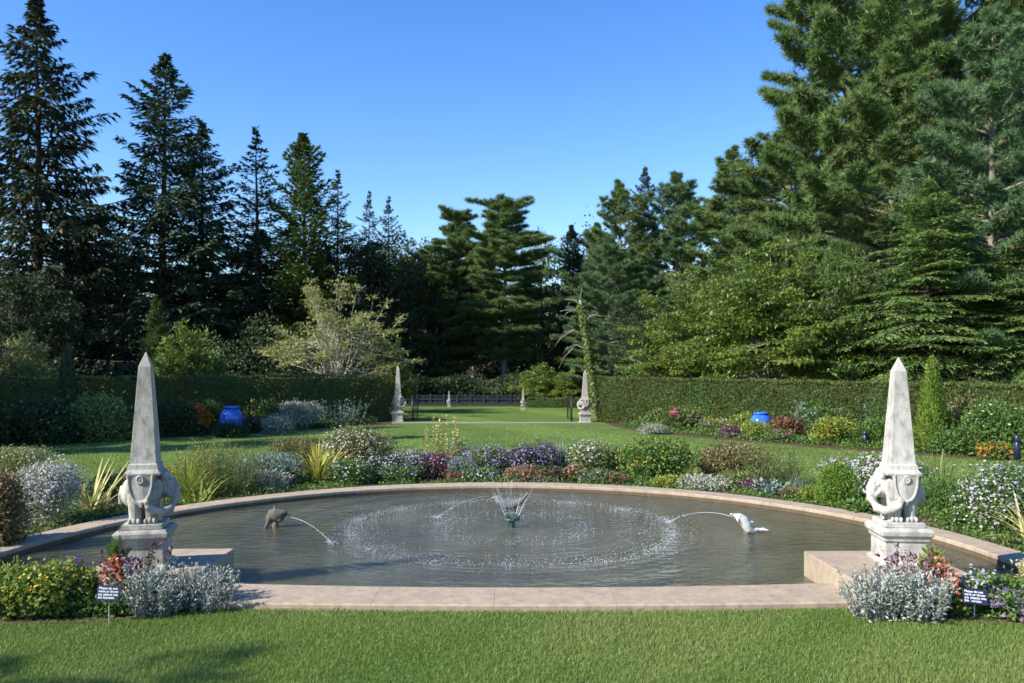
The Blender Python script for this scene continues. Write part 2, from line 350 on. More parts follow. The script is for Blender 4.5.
FX, FY = 0.0, 10.3                              # the jet in the middle of the pool
def watermat():
    m, t, p, out = newmat('pool water')
    n0 = noise(t, .55, 4, .6); n00 = noise(t, 7, 4, .65)
    a = N(t, 'ShaderNodeMath', operation='MULTIPLY_ADD'); a.inputs[1].default_value = .35; t.links.new(n00.outputs[0], a.inputs[0]); t.links.new(n0.outputs[0], a.inputs[2])
    r = ramp(t, a.outputs[0], [(.45, (.038, .043, .026)), (.66, (.066, .070, .043)), (.85, (.10, .103, .07))])
    t.links.new(r.outputs[0], p.inputs['Base Color'])
    p.subsurface_method = 'BURLEY'; p.inputs['Subsurface Weight'].default_value = 1; p.inputs['Subsurface Radius'].default_value = (.9, 1, .8); p.inputs['Subsurface Scale'].default_value = .45
    p.inputs['Roughness'].default_value = .04; p.inputs['IOR'].default_value = 1.33; p.inputs['Specular IOR Level'].default_value = .5
    tc = N(t, 'ShaderNodeTexCoord')
    ln = N(t, 'ShaderNodeVectorMath', operation='LENGTH'); t.links.new(tc.outputs['Object'], ln.inputs[0])
    nz = noise(t, 2.2, 3); k = N(t, 'ShaderNodeMath', operation='MULTIPLY_ADD'); k.inputs[1].default_value = .22
    t.links.new(nz.outputs[0], k.inputs[0]); t.links.new(ln.outputs['Value'], k.inputs[2])
    f = N(t, 'ShaderNodeMath', operation='MULTIPLY'); f.inputs[1].default_value = 42; t.links.new(k.outputs[0], f.inputs[0])
    sn = N(t, 'ShaderNodeMath', operation='SINE'); t.links.new(f.outputs[0], sn.inputs[0])
    fall = ramp(t, N_div(t, ln.outputs['Value'], 4.5), [(0, (.5,)*3), (.46, (.9,)*3), (.62, (.35,)*3), (1, (.06,)*3)])
    ringw = N(t, 'ShaderNodeMath', operation='MULTIPLY'); t.links.new(sn.outputs[0], ringw.inputs[0]); t.links.new(fall.outputs[0], ringw.inputs[1])
    f9 = N(t, 'ShaderNodeMath', operation='MULTIPLY'); f9.inputs[1].default_value = 11; t.links.new(k.outputs[0], f9.inputs[0])
    s9 = N(t, 'ShaderNodeMath', operation='SINE'); t.links.new(f9.outputs[0], s9.inputs[0])
    rs = N(t, 'ShaderNodeMath', operation='MULTIPLY'); rs.inputs[1].default_value = .11; t.links.new(ringw.outputs[0], rs.inputs[0])
    w1 = noise(t, 5.5, 3, .5, mapscale=(1, 1.5, 1)); w2 = noise(t, 17, 3, .6)
    a1 = N(t, 'ShaderNodeMath', operation='MULTIPLY_ADD'); a1.inputs[1].default_value = .4; t.links.new(w2.outputs[0], a1.inputs[0]); t.links.new(w1.outputs[0], a1.inputs[2])
    a2 = N(t, 'ShaderNodeMath', operation='ADD'); t.links.new(a1.outputs[0], a2.inputs[0]); t.links.new(rs.outputs[0], a2.inputs[1])
    a3 = N(t, 'ShaderNodeMath', operation='MULTIPLY_ADD'); a3.inputs[1].default_value = .28; t.links.new(s9.outputs[0], a3.inputs[0]); t.links.new(a2.outputs[0], a3.inputs[2])
    b = N(t, 'ShaderNodeBump'); b.inputs['Strength'].default_value = .6; b.inputs['Distance'].default_value = .05
    t.links.new(a3.outputs[0], b.inputs['Height']); t.links.new(b.outputs[0], p.inputs['Normal'])
    return m
def N_div(t, src, d):
    n = N(t, 'ShaderNodeMath', operation='DIVIDE'); n.inputs[1].default_value = d; t.links.new(src, n.inputs[0]); return n.outputs[0]
m = MB(); m.poly([(x-FX, y-FY, 0) for x, y in outline(5.35, 7.05)])
tag(link('water', m.mesh('water'), watermat(), loc=(FX, FY, WATER)), kind='structure')

# ------------------------------------------------------------------ elephant obelisks
def elephant_mesh():
    """stocky carved elephant in profile, head towards +x, seen from -y"""
    m = MB()
    m.ell((-.01, 0, .27), (.175, .135, .165)); m.ell((0, 0, .37), (.15, .13, .10))
    m.ell((-.155, 0, .27), (.095, .115, .135))
    for sx in (-.085, .075):
        for sy in (-.075, .075):
            m.tube([(sx, sy, -.005), (sx, sy, .05), (sx*.95, sy, .26)], [.075, .066, .088], 14)
            for q in (-.045, 0, .045): m.ell((sx+q, sy+(-.066 if sy < 0 else .066), .022), (.02, .022, .026))
    m.ell((.185, 0, .325), (.105, .10, .115)); m.ell((.235, 0, .30), (.06, .075, .09))
    m.ell((.20, -.055, .42), (.045, .04, .045)); m.ell((.20, .055, .42), (.045, .04, .045))
    tr = [(.245, -.01, .36), (.30, -.03, .29), (.315, -.06, .20), (.275, -.10, .125), (.20, -.135, .105), (.12, -.165, .125), (.06, -.185, .165), (.045, -.19, .205), (.075, -.20, .225)]
    m.tube(tr, [.070, .062, .054, .047, .042, .038, .034, .031, .026], 12)
    for sy in (-1, 1):
        m.ell((.125, sy*.128, .30), (.078, .026, .105), (sy*.15, .25, 0))
        m.tube([(.235, sy*.07, .27), (.285, sy*.10, .235), (.33, sy*.10, .25), (.345, sy*.095, .28)], [.024, .022, .017, .008], 8)
        m.ell((.245, sy*.085, .345), (.018, .014, .018))
    m.tube([(-.24, 0, .33), (-.262, -.02, .25), (-.25, -.03, .17)], [.022, .016, .02], 8)
    return remeshed(m, 'elephant', .007, 1)
def blanket_mesh(s):
    """carved saddle cloth on one flank with a rope border, roundel and corner tassels"""
    m = MB()
    if True:
        def Y(x, z): return s*(.128+.022*(1-(x/.16)**2)+.012*math.cos((z-.30)*6))
        g = [[(x, z) for x in np.linspace(-.135, .10, 9)] for z in np.linspace(.22, .455, 8)]
        # hanging front of the cloth, its lower edge a shallow U
        for (i0, i1) in zip(g, g[1:]):
            for (p0, p1, q0, q1) in zip(i0, i0[1:], i1, i1[1:]):
                pts = []
                for (x, z) in (p0, p1, q1, q0):
                    u = (x+.0175)/.1175; zz = z if z > .24 else z-.05*(1-u*u)
                    pts.append((x, Y(x, zz)+s*.006, zz))
                f = m.bm.faces.new([m.bm.verts.new(p) for p in pts])
                r = bmesh.ops.extrude_face_region(m.bm, geom=[f])
                for v in [e for e in r['geom'] if isinstance(e, bmesh.types.BMVert)]: v.co.y -= s*.03
        edge = []
        for k in range(19):
            a = math.pi*k/18; x = -.0175-.122*math.cos(a); z = .45-.255*math.sin(a)**.75
            edge.append((x, Y(x, z)+s*.012, z))
        m.tube(edge, .011, 8)
        ring = [(-.02+.032*math.cos(a), Y(-.02, .40)+s*.014, .40+.032*math.sin(a)) for a in np.linspace(0, 2*math.pi, 17)]
        m.tube(ring, .009, 6); m.ell((-.02, Y(0, .4)+s*.006, .40), (.016, .016, .016))
        m.box((-.01, Y(0, .19)+s*.012, .175), (.018, .012, .022))
        for x in (-.14, .105): m.ell((x, s*.14, .435), (.032, .03, .034)); m.ell((x, s*.143, .385), (.016, .016, .035))
    return remeshed(m, 'saddle_blanket', .0065, 1)
EL_ME, BL_ME = elephant_mesh(), [blanket_mesh(-1), blanket_mesh(1)]
def obelisk(mat, label, group, mirror=False):
    root = tag(empty('elephant_obelisk'), label, 'monument', group)
    m = MB(); m.square([(0, .215), (.035, .215), (.05, .185), (.225, .185)])
    ped = bevel(link('pedestal', m.mesh('pedestal'), mat, root), .005)
    m = MB(); m.square([(.225, .186), (.24, .20), (.27, .205), (.295, .228), (.335, .232), (.36, .21), (.362, .19)])
    bevel(link('cornice', m.mesh('cornice'), mat, ped), .006)
    m = MB(); m.square([(.362, .178), (.41, .174)])
    bevel(link('plinth', m.mesh('plinth'), mat, root), .008)
    e = link('elephant', EL_ME.copy(), mat, root, (0, 0, .41)); b = [link('saddle_blanket', q.copy(), mat, e) for q in BL_ME]
    e.scale = (.84, .92, 1)
    if mirror:
        for o in (e, *b):
            c = np.empty(len(o.data.vertices)*3, np.float32); o.data.vertices.foreach_get('co', c); c[0::3] *= -1
            o.data.vertices.foreach_set('co', c); o.data.flip_normals()
    m = MB(); m.square([(.845, .150), (.865, .155), (.90, .128), (.945, .124), (.95, .112), (1.83, .054), (1.965, .004)])
    bevel(link('obelisk_shaft', m.mesh('obelisk_shaft'), mat, root), .006)
    return root
G_OB = 'stone obelisks carried on carved elephants'
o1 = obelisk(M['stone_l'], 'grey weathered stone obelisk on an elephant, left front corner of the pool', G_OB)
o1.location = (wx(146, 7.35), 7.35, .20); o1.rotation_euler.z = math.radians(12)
o2 = obelisk(M['stone_r'], 'bright sunlit stone obelisk on an elephant, right front corner of the pool', G_OB, True)
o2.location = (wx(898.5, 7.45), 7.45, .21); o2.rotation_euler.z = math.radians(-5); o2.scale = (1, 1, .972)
def far_ob(src, px, py, label, s):
    c = copy_tree(src); Y = gy(py); c.location = (wx(px, Y), Y, 0); c.scale = (s,)*3; c['label'] = label; c.rotation_euler.z = YAW
    return c
f1 = far_ob(o1, 398, 421.5, 'shaded stone obelisk standing at the right end of the dark left hedge', 1.1)
f2 = far_ob(o2, 585, 422.5, 'sunlit stone obelisk standing at the left end of the right hedge', 1.02)
f3 = far_ob(o1, 523, 409.5, 'small pale obelisk at the far edge of the distant lawn', .55)
f4 = far_ob(o2, 449, 407.0, 'dim tiny obelisk in deep shade at the far left of the distant lawn', .45)
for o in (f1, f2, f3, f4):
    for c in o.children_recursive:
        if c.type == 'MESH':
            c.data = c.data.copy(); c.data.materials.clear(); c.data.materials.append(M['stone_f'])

# ------------------------------------------------------------------ hedges
def hedge(A, B, hA, hB, th, label, seed, dens=900):
    r = np.random.default_rng(seed); A = np.array(A, float); B = np.array(B, float); d = B-A; Ln = np.linalg.norm(d); d /= Ln
    nb = np.array((-d[1], d[0])); nb = nb if nb[1] > 0 else -nb           # towards the back
    def H(u): return hA+(hB-hA)*u
    G = []
    def cloud(n, pos, out):
        P = pos; D = nrm(out+r.normal(size=P.shape)*.75+np.array((0, 0, .25)))
        U = nrm(out+r.normal(size=P.shape)*.5)
        G.append((leaves(P, D, U, r.uniform(.05, .11, n), r.uniform(.020, .036, n)), r.random(n)))
    def front(n, off, sgn):
        u = r.random(n); v = r.random(n); z = v*H(u); bul = .05*np.sin(u*Ln*2.1)+.04*np.sin(u*Ln*5.3+z*4)+r.normal(size=n)*.028
        xy = A+d*(u*Ln)[:, None]+nb*(off+sgn*(-bul))[:, None]
        cloud(n, np.c_[xy, z], np.r_[-nb*sgn*-1 if sgn < 0 else -nb, 0][None]*np.ones((n, 1)))
    area = Ln*max(hA, hB)
    n = int(area*dens); u = r.random(n); z = r.random(n)*H(u)
    bul = .05*np.sin(u*Ln*2.1)+.04*np.sin(u*Ln*5.3+z*4)+r.normal(size=n)*.05
    xy = A+d*(u*Ln)[:, None]-nb*bul[:, None]; cloud(n, np.c_[xy, z], np.tile(np.r_[-nb, 0], (n, 1)))
    n = int(area*dens*.3); u = r.random(n); z = r.random(n)*H(u); xy = A+d*(u*Ln)[:, None]+nb*(th+r.normal(size=n)*.04)[:, None]
    cloud(n, np.c_[xy, z], np.tile(np.r_[nb, 0], (n, 1)))
    n = int(Ln*th*dens*1.3); u = r.random(n); q = r.random(n)
    zt = H(u)+.018*np.sin(u*Ln*3.1)+.012*np.sin(u*Ln*9)+r.normal(size=n)*.014
    xy = A+d*(u*Ln)[:, None]+nb*(q*th)[:, None]; cloud(n, np.c_[xy, zt], np.tile((0, 0, 1.), (n, 1)))
    for e, u0 in ((A, 0), (B, 1)):
        n = int(th*hA*dens*1.2); q = r.random(n); z = r.random(n)*H(u0); sg = -1 if u0 == 0 else 1
        xy = e+nb*(q*th)[:, None]+d*(r.normal(size=n)*.04)[:, None]; cloud(n, np.c_[xy, z], np.tile(np.r_[d*sg, 0], (n, 1)))
    ins = .07; c = []
    for u0, s in ((A+d*ins, 0), (B-d*ins, 1)):
        h = H(s)-ins
        c.append([np.r_[u0+nb*ins, 0], np.r_[u0+nb*(th-ins), 0], np.r_[u0+nb*(th-ins), h], np.r_[u0+nb*ins, h]])
    c0, c1 = c
    Q = [c0, c1]+[[c0[k], c1[k], c1[(k+1) % 4], c0[(k+1) % 4]] for k in range(4)]
    G.append((np.array(Q), np.zeros(6)))
    o = link('clipped_hedge', mesh_faces('clipped_hedge', G), M['yew']); tag(o, label, 'hedge', 'clipped hedges around the garden')
    return o
hedge((-4.66, 31.0), (-18.5, 23.0), 1.76, 1.70, 1.4, 'long dark clipped hedge in shade behind the left border', 11, 800)
hedge((3.28, 30.6), (14.2, 17.6), 1.645, 1.55, 1.3, 'long sunlit green clipped hedge behind the right border', 12, 1000)
Yh = 42.4
hedge((wx(527, Yh), Yh), (wx(640, Yh), Yh-.6), .45, .5, .8, 'low far hedge at the back of the distant lawn', 13, 400)

# ------------------------------------------------------------------ trees
def conifer(seed, H, R, prof, nb, base=.05, slope=(-.35, .25), curl=.25, card=(.26, .05), step=.2, m=5, hang=.3, ratio=.45, wild=.12, trunk_r=None, lean=0.0, tuft=0, tuft_r=.2, mat='spruce', bark='bark', tiers=0, keep=1.0, cones=0, lmin=.62):
    r = np.random.default_rng(seed); tb = MB(); G = []; CG = []
    tr = trunk_r or H*.013
    zz = np.linspace(0, H*.985, 9); wob = np.cumsum(r.normal(size=(9, 2))*H*.003, axis=0)
    ax = lambda z: np.array((np.interp(z, zz, wob[:, 0])+lean*z, np.interp(z, zz, wob[:, 1])))
    tb.tube([(*ax(z), z) for z in zz], [max(.012, tr*(1-z/H)**.8*(1.25 if i == 0 else 1)) for i, z in enumerate(zz)], 8)
    for i in range(nb):
        t = (i+r.random())/nb
        if tiers: t = (math.floor(t*tiers)+.5+r.normal()*.26)/tiers
        t = base+(1-base)*min(max(t, 0), .995)
        if r.random() > keep: continue
        L = R*prof(t)*r.uniform(lmin, 1.08)*(r.uniform(1.15, 1.6) if r.random() < wild else 1)
        if L < .08: L = .08
        az = i*2.39996+r.normal()*.45; d = np.array((math.cos(az), math.sin(az))); pr = np.array((-d[1], d[0]))
        sl = slope[0]+(slope[1]-slope[0])*t+r.normal()*.07; cu = curl*r.uniform(.5, 1.4)
        z0 = t*H; c0 = ax(z0); bend = r.normal()*.16
        def P(s): return np.c_[c0[0]+(d[0]*s+pr[0]*bend*s*s)*L, c0[1]+(d[1]*s+pr[1]*bend*s*s)*L, z0+L*(sl*s+cu*s*s)]
        sw = np.linspace(0, 1, 5); pw = P(sw)
        br = max(.010, min(.06, L*.016))
        tb.tube(pw, [br*1.3, br, br*.75, br*.5, br*.2], 4, False)
        ns = max(4, int(L/step)); s = np.linspace(.16 if tuft == 0 else .38, 1, ns)+r.normal(size=ns)*.02
        s = np.repeat(np.clip(s, .05, 1), 2*m); n = len(s)
        side = np.tile(np.repeat((1, -1), m), ns); u = (np.tile(np.arange(m), 2*ns)+r.random(n))/m
        sm = min(1, .22+.78*L/1.5) if tuft == 0 else min(1, .5+.5*L/1.5)
        l2 = ((1-s)*L*ratio+(.16+.10*r.random(n))*sm)*r.uniform(.7, 1.15, n); ang = math.radians(52)+r.normal(size=n)*.12
        dd = np.c_[d[0]*np.cos(ang)+pr[0]*np.sin(ang)*side, d[1]*np.cos(ang)+pr[1]*np.sin(ang)*side, sl+2*cu*s*.6-hang*.5*u]
        pos = P(s)+dd*(l2*u)[:, None]; pos[:, 2] -= hang*.35*l2*u*u
        if tuft == 0:
            D = dd+np.c_[r.normal(size=(n, 2))*.35, r.normal(size=n)*.25-hang*.9]
            U = np.c_[r.normal(size=(n, 2))*.7, np.ones(n)]
            Lc = card[0]*r.uniform(.6, 1.25, n)*(.45+.55*sm)
            G.append((leaves(pos, D, U, Lc, card[1]*r.uniform(.7, 1.3, n), .1, .35), np.clip(r.random(n)*.75+.25*(s-.3)*r.random(n)+.12*u, 0, 1)))
        else:
            k = tuft; n2 = n*k; pc = np.repeat(pos, k, axis=0)
            D = np.repeat(nrm(dd)*.35, k, axis=0)+rdir(r, n2)*.8+np.array((0, 0, .38))
            G.append((needles(pc+r.normal(size=(n2, 3))*.02, D, rdir(r, n2), tuft_r*r.uniform(.7, 1.2, n2), card[1]*r.uniform(.7, 1.3, n2)),
                      np.clip(np.repeat(r.random(n)*.75, k)+r.random(n2)*.25, 0, 1)))
            if cones:
                q = r.random(n) < cones; nq = int(q.sum())
                if nq:
                    for _ in range(5):
                        CG.append((leaves(pos[q]+r.normal(size=(nq, 3))*.05+np.array((0, 0, .05)), rdir(r, nq)*.5+np.array((0, 0, -.8)), rdir(r, nq), .20, .08, .2), r.random(nq)))
    n = 60; zt = H*(.93+.075*r.random(n))
    G.append((leaves(np.c_[np.tile(ax(H*.98), (n, 1))+r.normal(size=(n, 2))*.03, zt], rdir(r, n)+np.array((0, 0, .8)), rdir(r, n), .25, .04), r.random(n)))
    return (tb.mesh('trunk', True), M[bark], mesh_faces('crown', G), M[mat], mesh_faces('cones', CG) if CG else None)

def fan_tree(seed, H, R, limbs=40, stems=5, sprays=9, leaf=(.12, .06), nl=9, sw=.28, mat='dogwood', bark='palebark', thick=.05, low=.0, start=.35, flat=.35, fork=2, top=.9, updraft=.25):
    """many ascending limbs fanning out of a few stems, each carrying flat sprays of leaves"""
    r = np.random.default_rng(seed); tb = MB(); G = []
    sts = []
    for k in range(stems):
        a = 2*math.pi*(k+r.random()*.6)/stems; d = np.array((math.cos(a), math.sin(a), 0)); tilt = r.uniform(.08, .34)
        pts = [d*.08+d*tilt*H*.5*f**1.4+np.array((0, 0, H*.62*f))+r.normal(size=3)*.02*H*f for f in np.linspace(0, 1, 6)]
        sts.append((a, pts)); tb.tube(pts, [thick*(1-.75*f) for f in np.linspace(0, 1, 6)], 6)
    for i in range(limbs):
        a0, pts = sts[i % stems]; f = r.uniform(.08, .98)*.999; j = int(f*5); p0 = pts[j]+(pts[j+1]-pts[j])*(f*5-j)
        a = a0+r.normal()*1.0 if stems > 1 else r.random()*6.283
        el = low+(math.pi/2-low)*r.random()**1.25*top
        tip = np.array((math.cos(a)*math.cos(el)*R, math.sin(a)*math.cos(el)*R, H*(.16+.84*math.sin(el))))*np.array((1, 1, 1))*r.uniform(.62, 1.08)
        if tip[2] < p0[2]*.8: tip[2] = p0[2]*.8
        mid = p0*.5+tip*.5+np.array((0, 0, -.05*H+updraft*.1*H))+r.normal(size=3)*.03*H
        q = lambda s: p0*((1-s)**2)[:, None]+2*mid*((1-s)*s)[:, None]+tip*(s**2)[:, None]
        ss = np.linspace(0, 1, 6); tb.tube(q(ss), [max(.005, thick*.42*(1-.9*x)) for x in ss], 4, False)
        sp = start+(1-start)*np.sqrt(r.random(sprays)); sp[0] = 1; B = q(sp)
        side = np.array((-math.sin(a), math.cos(a), 0)); Ld = nrm(tip-p0)
        offs = (r.uniform(-1, 1, sprays)*(1.15-sp)*R*.34)[:, None]*side+(r.random(sprays)*(.1*R))[:, None]*Ld+np.array((0, 0, 1))*(r.random(sprays)*updraft*.25)[:, None]
        for b, o in zip(B, offs):
            c = b+o
            if np.linalg.norm(o) > .15: tb.tube([b, b+o*.5+np.array((0, 0, .03)), c], [thick*.11, thick*.08, .003], 3, False)
            n = int(nl*r.uniform(.6, 1.4)); w_ = sw*r.uniform(.6, 1.3); e = rdir(r, n)*(r.random(n)**.5)[:, None]*np.array((w_, w_, w_*flat)); e[:, 2] -= .3*flat*(e[:, 0]**2+e[:, 1]**2)/w_
            D = nrm(e*np.array((1, 1, .3))+Ld*.1+1e-6)*.7+r.normal(size=(n, 3))*.4+np.array((0, 0, -.1)); U = np.c_[r.normal(size=(n, 2))*.4, np.ones(n)]
            G.append((leaves(c+e, D, U, leaf[0]*r.uniform(.7, 1.3, n), leaf[1]*r.uniform(.7, 1.2, n)), np.clip(r.random()*.5+r.random(n)*.5, 0, 1)))
    return (tb.mesh('trunk', True), M[bark], mesh_faces('crown', G), M[mat], None)

def broadleaf(seed, H, R, base=.25, clumps=120, cr=.55, flat=.6, nl=70, leaf=(.15, .09), mat='maple', bark='greybark', up=.5, trunk_r=None, shell=.45):
    """one trunk, limbs that fork towards uneven clumps of leaves"""
    r = np.random.default_rng(seed); tb = MB(); G = []
    tr = trunk_r or H*.016
    pts = [np.array((r.normal()*.02*H*f, r.normal()*.02*H*f, f*H*.85)) for f in np.linspace(0, 1, 9)]
    tb.tube(pts, [tr*(1-f)**.8+.012 for f in np.linspace(0, .97, 9)], 7)
    zc, rz = H*(base+1)/2, H*(1-base)/2
    for i in range(clumps):
        v = nrm(r.normal(size=3)); rad = r.random()**shell; wob = 1+.16*math.sin(3*v[0]+5*v[2])+.12*math.sin(7*v[1]+2*v[0])
        c = np.array((v[0]*R*rad*wob, v[1]*R*rad*wob, zc+v[2]*rz*rad*wob))
        zs = min(max(.1*H, c[2]-np.hypot(c[0], c[1])*.8-.05*H), H*.8); f = zs/(H*.85)*8; j = min(int(f), 7); p0 = pts[j]+(pts[j+1]-pts[j])*(f-j)
        if i % 2 == 0:
            mid = p0*.5+c*.5+np.array((0, 0, -.03*H*r.random()))+r.normal(size=3)*.08; dist = np.linalg.norm(c-p0); br = max(.006, min(.035, dist*.007))
            tb.tube([p0, mid, c], [br*1.5, br, br*.3], 4, False)
        rc = cr*r.uniform(.55, 1.3); n = int(nl*r.uniform(.6, 1.3))
        e = rdir(r, n)*(r.random(n)**.45)[:, None]*np.array((rc, rc, rc*flat)); e[:, 2] -= .25*flat*(e[:, 0]**2+e[:, 1]**2)/max(rc, .1)
        D = nrm(e*np.array((1, 1, .4))+1e-6)*.7+r.normal(size=(n, 3))*.5+np.array((0, 0, -.2))
        U = np.c_[r.normal(size=(n, 2))*(1.1-up), np.full(n, up+.2)]
        G.append((leaves(c+e, D, U, leaf[0]*r.uniform(.7, 1.3, n), leaf[1]*r.uniform(.7, 1.2, n)), np.clip(r.random()*.5+r.random(n)*.5, 0, 1)))
    return (tb.mesh('trunk', True), M[bark], mesh_faces('crown', G), M[mat], None)

PROTO = {}
def cone_prof(p, low=.12):
    return lambda t: max(.02, (1-t))**p*min(1, .55+t/low*.45)*min(1, .30+.70*(1-t)/.10)
def add_proto(key, H, R, data): PROTO[key] = dict(H=H, R=R, d=data, used=None)
add_proto('spruce', 18, 4.0, conifer(1, 18, 4.0, cone_prof(.74), 230, .03, (-.34, .35), .22, (.36, .10), .19, 6, .8, .40, .2, mat='spruce', lmin=.5))
add_proto('spruce_b', 18, 4.2, conifer(2, 18, 4.2, cone_prof(.66), 220, .03, (-.22, .42), .18, (.34, .105), .19, 6, .5, .44, .22, mat='fir', lmin=.5))
add_proto('fir', 15, 3.6, conifer(3, 15, 3.6, cone_prof(.85), 120, .04, (-.12, .40), .22, (.28, .085), .18, 6, .25, .42, .25, mat='fir', tiers=30, lmin=.5))
add_proto('cedar', 15, 3.0, conifer(4, 15, 3.0, cone_prof(.62), 250, .02, (.05, .8), .2, (.36, .12), .22, 6, .45, .4, .16, mat='cedar', lmin=.5))
add_proto('hemlock', 9, 3.6, conifer(5, 9, 3.6, cone_prof(.62), 300, .02, (-.10, .45), -.20, (.16, .042), .115, 9, .30, .46, .2, mat='hemlock', lmin=.5))
def round_prof(t): return max(.12, math.sin(math.pi*(.22+.66*t))**.7)*(.80+.20*math.sin(t*19+.6))
def pine_prof(t): return max(.10, math.sin(math.pi*min(1, (t*.80+.24)))**.6)*(1 if t < .85 else 1-.45*((t-.85)/.15))
PK = dict(step=.27, m=4, hang=-.12, ratio=.5, wild=.16, bark='greybark', lmin=.38)
add_proto('pine', 17, 3.8, conifer(16, 17, 3.8, round_prof, 230, .20, (-.02, .32), .05, (.2, .036), tuft=19, tuft_r=.36, mat='pine', tiers=15, trunk_r=.24, **dict(PK, wild=.03)))
add_proto('pine_b', 17, 4.2, conifer(7, 17, 4.2, pine_prof, 150, .08, (-.06, .6), .13, (.2, .032), tuft=19, tuft_r=.33, mat='bluepine', tiers=14, trunk_r=.27, cones=.02, **PK))
add_proto('pine_c', 17, 4.0, conifer(8, 17, 4.0, pine_prof, 150, .06, (-.05, .6), .12, (.2, .032), tuft=19, tuft_r=.31, mat='brownpine', tiers=17, trunk_r=.22, cones=.03, **PK))
add_proto('big_pine', 26, 5.6, conifer(9, 26, 5.6, pine_prof, 235, .10, (-.10, .6), .12, (.2, .040), tuft=18, tuft_r=.42, mat='pine', tiers=24, trunk_r=.40, cones=.012, **dict(PK, wild=.05)))
add_proto('pale_tree', 4.8, 3.2, fan_tree(10, 4.8, 3.3, 76, 7, 12, (.12, .06), 13, .30, 'pale', 'palebark', .06, .08, .45, .14, updraft=.4))
add_proto('dogwood', 6.5, 3.6, fan_tree(11, 6.5, 3.6, 110, 4, 11, (.17, .095), 34, .58, 'dogwood', 'palebark', .075, .05, .40, .12, updraft=.25))
add_proto('maple', 10, 3.6, broadleaf(12, 10, 3.6, .12, 240, .62, .6, 90, (.18, .12), 'maple', 'greybark', .4, .16, .4))
add_proto('open_tree', 12, 2.6, broadleaf(13, 12, 2.6, .25, 110, .60, .6, 60, (.20, .13), 'maple', 'greybark', .4, .16, .5))
add_proto('shrub', 2.6, 1.7, fan_tree(14, 2.6, 1.7, 110, 6, 10, (.14, .08), 12, .24, 'maple', 'greybark', .03, .0, .3, .5, updraft=.3))
def cone_bush(seed, H, R, n, mat):
    r = np.random.default_rng(seed); z = H*(1-np.sqrt(r.random(n)))*.98+.02; a = r.random(n)*6.283
    rad = R*np.minimum(1, (1-z/H)**.75*1.05)*(.84+.16*r.random(n))*(1+.10*np.sin(a*5+z*6))*np.minimum(1, .6+z/H*3)
    o = np.c_[np.cos(a), np.sin(a), np.zeros(n)]; P = o*rad[:, None]+np.c_[np.zeros((n, 2)), z]
    D = o*.5+np.array((0, 0, 1.1))+r.normal(size=(n, 3))*.35; tb = MB(); tb.tube([(0, 0, 0), (0, 0, H*.9)], [.04, .012], 6)
    G = [(leaves(P, D, o+r.normal(size=(n, 3))*.4, r.uniform(.06, .13, n), r.uniform(.025, .05, n)), r.random(n))]
    return (tb.mesh('trunk', True), M['bark'], mesh_faces('crown', G), M[mat], None)
add_proto('column', 2.4, .45, cone_bush(15, 2.4, .45, 9000, 'cedar'))

def tree(key, name, px, Y, top, wpx, label, cat, rot=0.0, mat=None, group=None, trunkmat=None, base_z=0):
    p = PROTO[key]; x = wx(px, Y); H = wz(top, Y)-base_z
    sz = H/p['H']; sx = (wpx/2/F*Y)/p['R']
    if p['used'] is None:
        tm, tmat, cm, cmat, cn = p['d']; root = empty(name)
        link('trunk', tm, tmat, root); cr = link('crown', cm, cmat, root)
        if cn: link('cones', cn, M['cone'], cr)['kind'] = 'stuff'
        p['used'] = root
    else:
        root = copy_tree(p['used']); root.name = name
        for k in ('group',):
            if k in root: del root[k]
    root.location = (x, Y, base_z); root.rotation_euler.z = rot; root.scale = (sx, sx, sz)
    tag(root, label, cat, group)
    if mat:
        for c in root.children:
            if c.name.startswith('crown'):
                c.material_slots[0].link = 'OBJECT'; c.material_slots[0].material = M[mat]
    return root
GL, GC, GR = 'dark conifers behind the left hedge', 'trees closing the view beyond the far lawn', 'trees behind the right hedge'
T = tree
T('spruce', 'spruce_tree', 36, 47, -6, 215, 'tallest dark spruce with drooping boughs at the far left', 'tree', .4, group=GL)
T('spruce_b', 'spruce_tree', 160, 50, 55, 185, 'broad dark spruce above the left obelisk, second tallest at the left', 'tree', 1.2, group=GL)
T('spruce_b', 'spruce_tree', 203, 53, 122, 130, 'shorter dark spruce close against the right side of the broad dark spruce', 'tree', 2.9, group=GL)
T('fir', 'fir_tree', 258, 53, 130, 150, 'thin dark fir with bare spiky tiers against the sky', 'tree', .2, group=GL)
T('cedar', 'conifer_tree', 306, 52, 134, 112, 'green feathery conifer right of the thin spiky fir', 'tree', 0, group=GL)
T('fir', 'fir_tree', 337, 55, 172, 95, 'dark fir leaning against the green feathery conifer', 'tree', 1.7, group=GL)
T('fir', 'fir_tree', 368, 60, 193, 80, 'slim wispy fir top, left one of a pair above the pale tree', 'tree', 2.4, group=GL)
T('fir', 'fir_tree', 388, 62, 198, 85, 'slim wispy fir top, right one of a pair above the pale tree', 'tree', 3.6, group=GL)
T('spruce', 'spruce_tree', 98, 56, 205, 190, 'low dark spruce filling the gap between the two tall spruces', 'tree', 2.0, group=GL)
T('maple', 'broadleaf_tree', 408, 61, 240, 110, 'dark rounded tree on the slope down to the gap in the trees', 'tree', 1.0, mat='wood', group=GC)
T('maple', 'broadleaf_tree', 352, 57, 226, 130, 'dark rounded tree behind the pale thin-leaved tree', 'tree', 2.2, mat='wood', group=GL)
T('spruce_b', 'spruce_tree', 255, 57, 230, 190, 'shadowy spruce below the thin spiky fir', 'tree', .9, group=GL)
T('pine_c', 'pine_tree', 440, 62, 240, 100, 'dark pine left of the round-topped pine', 'tree', .5, mat='pine', group=GC)
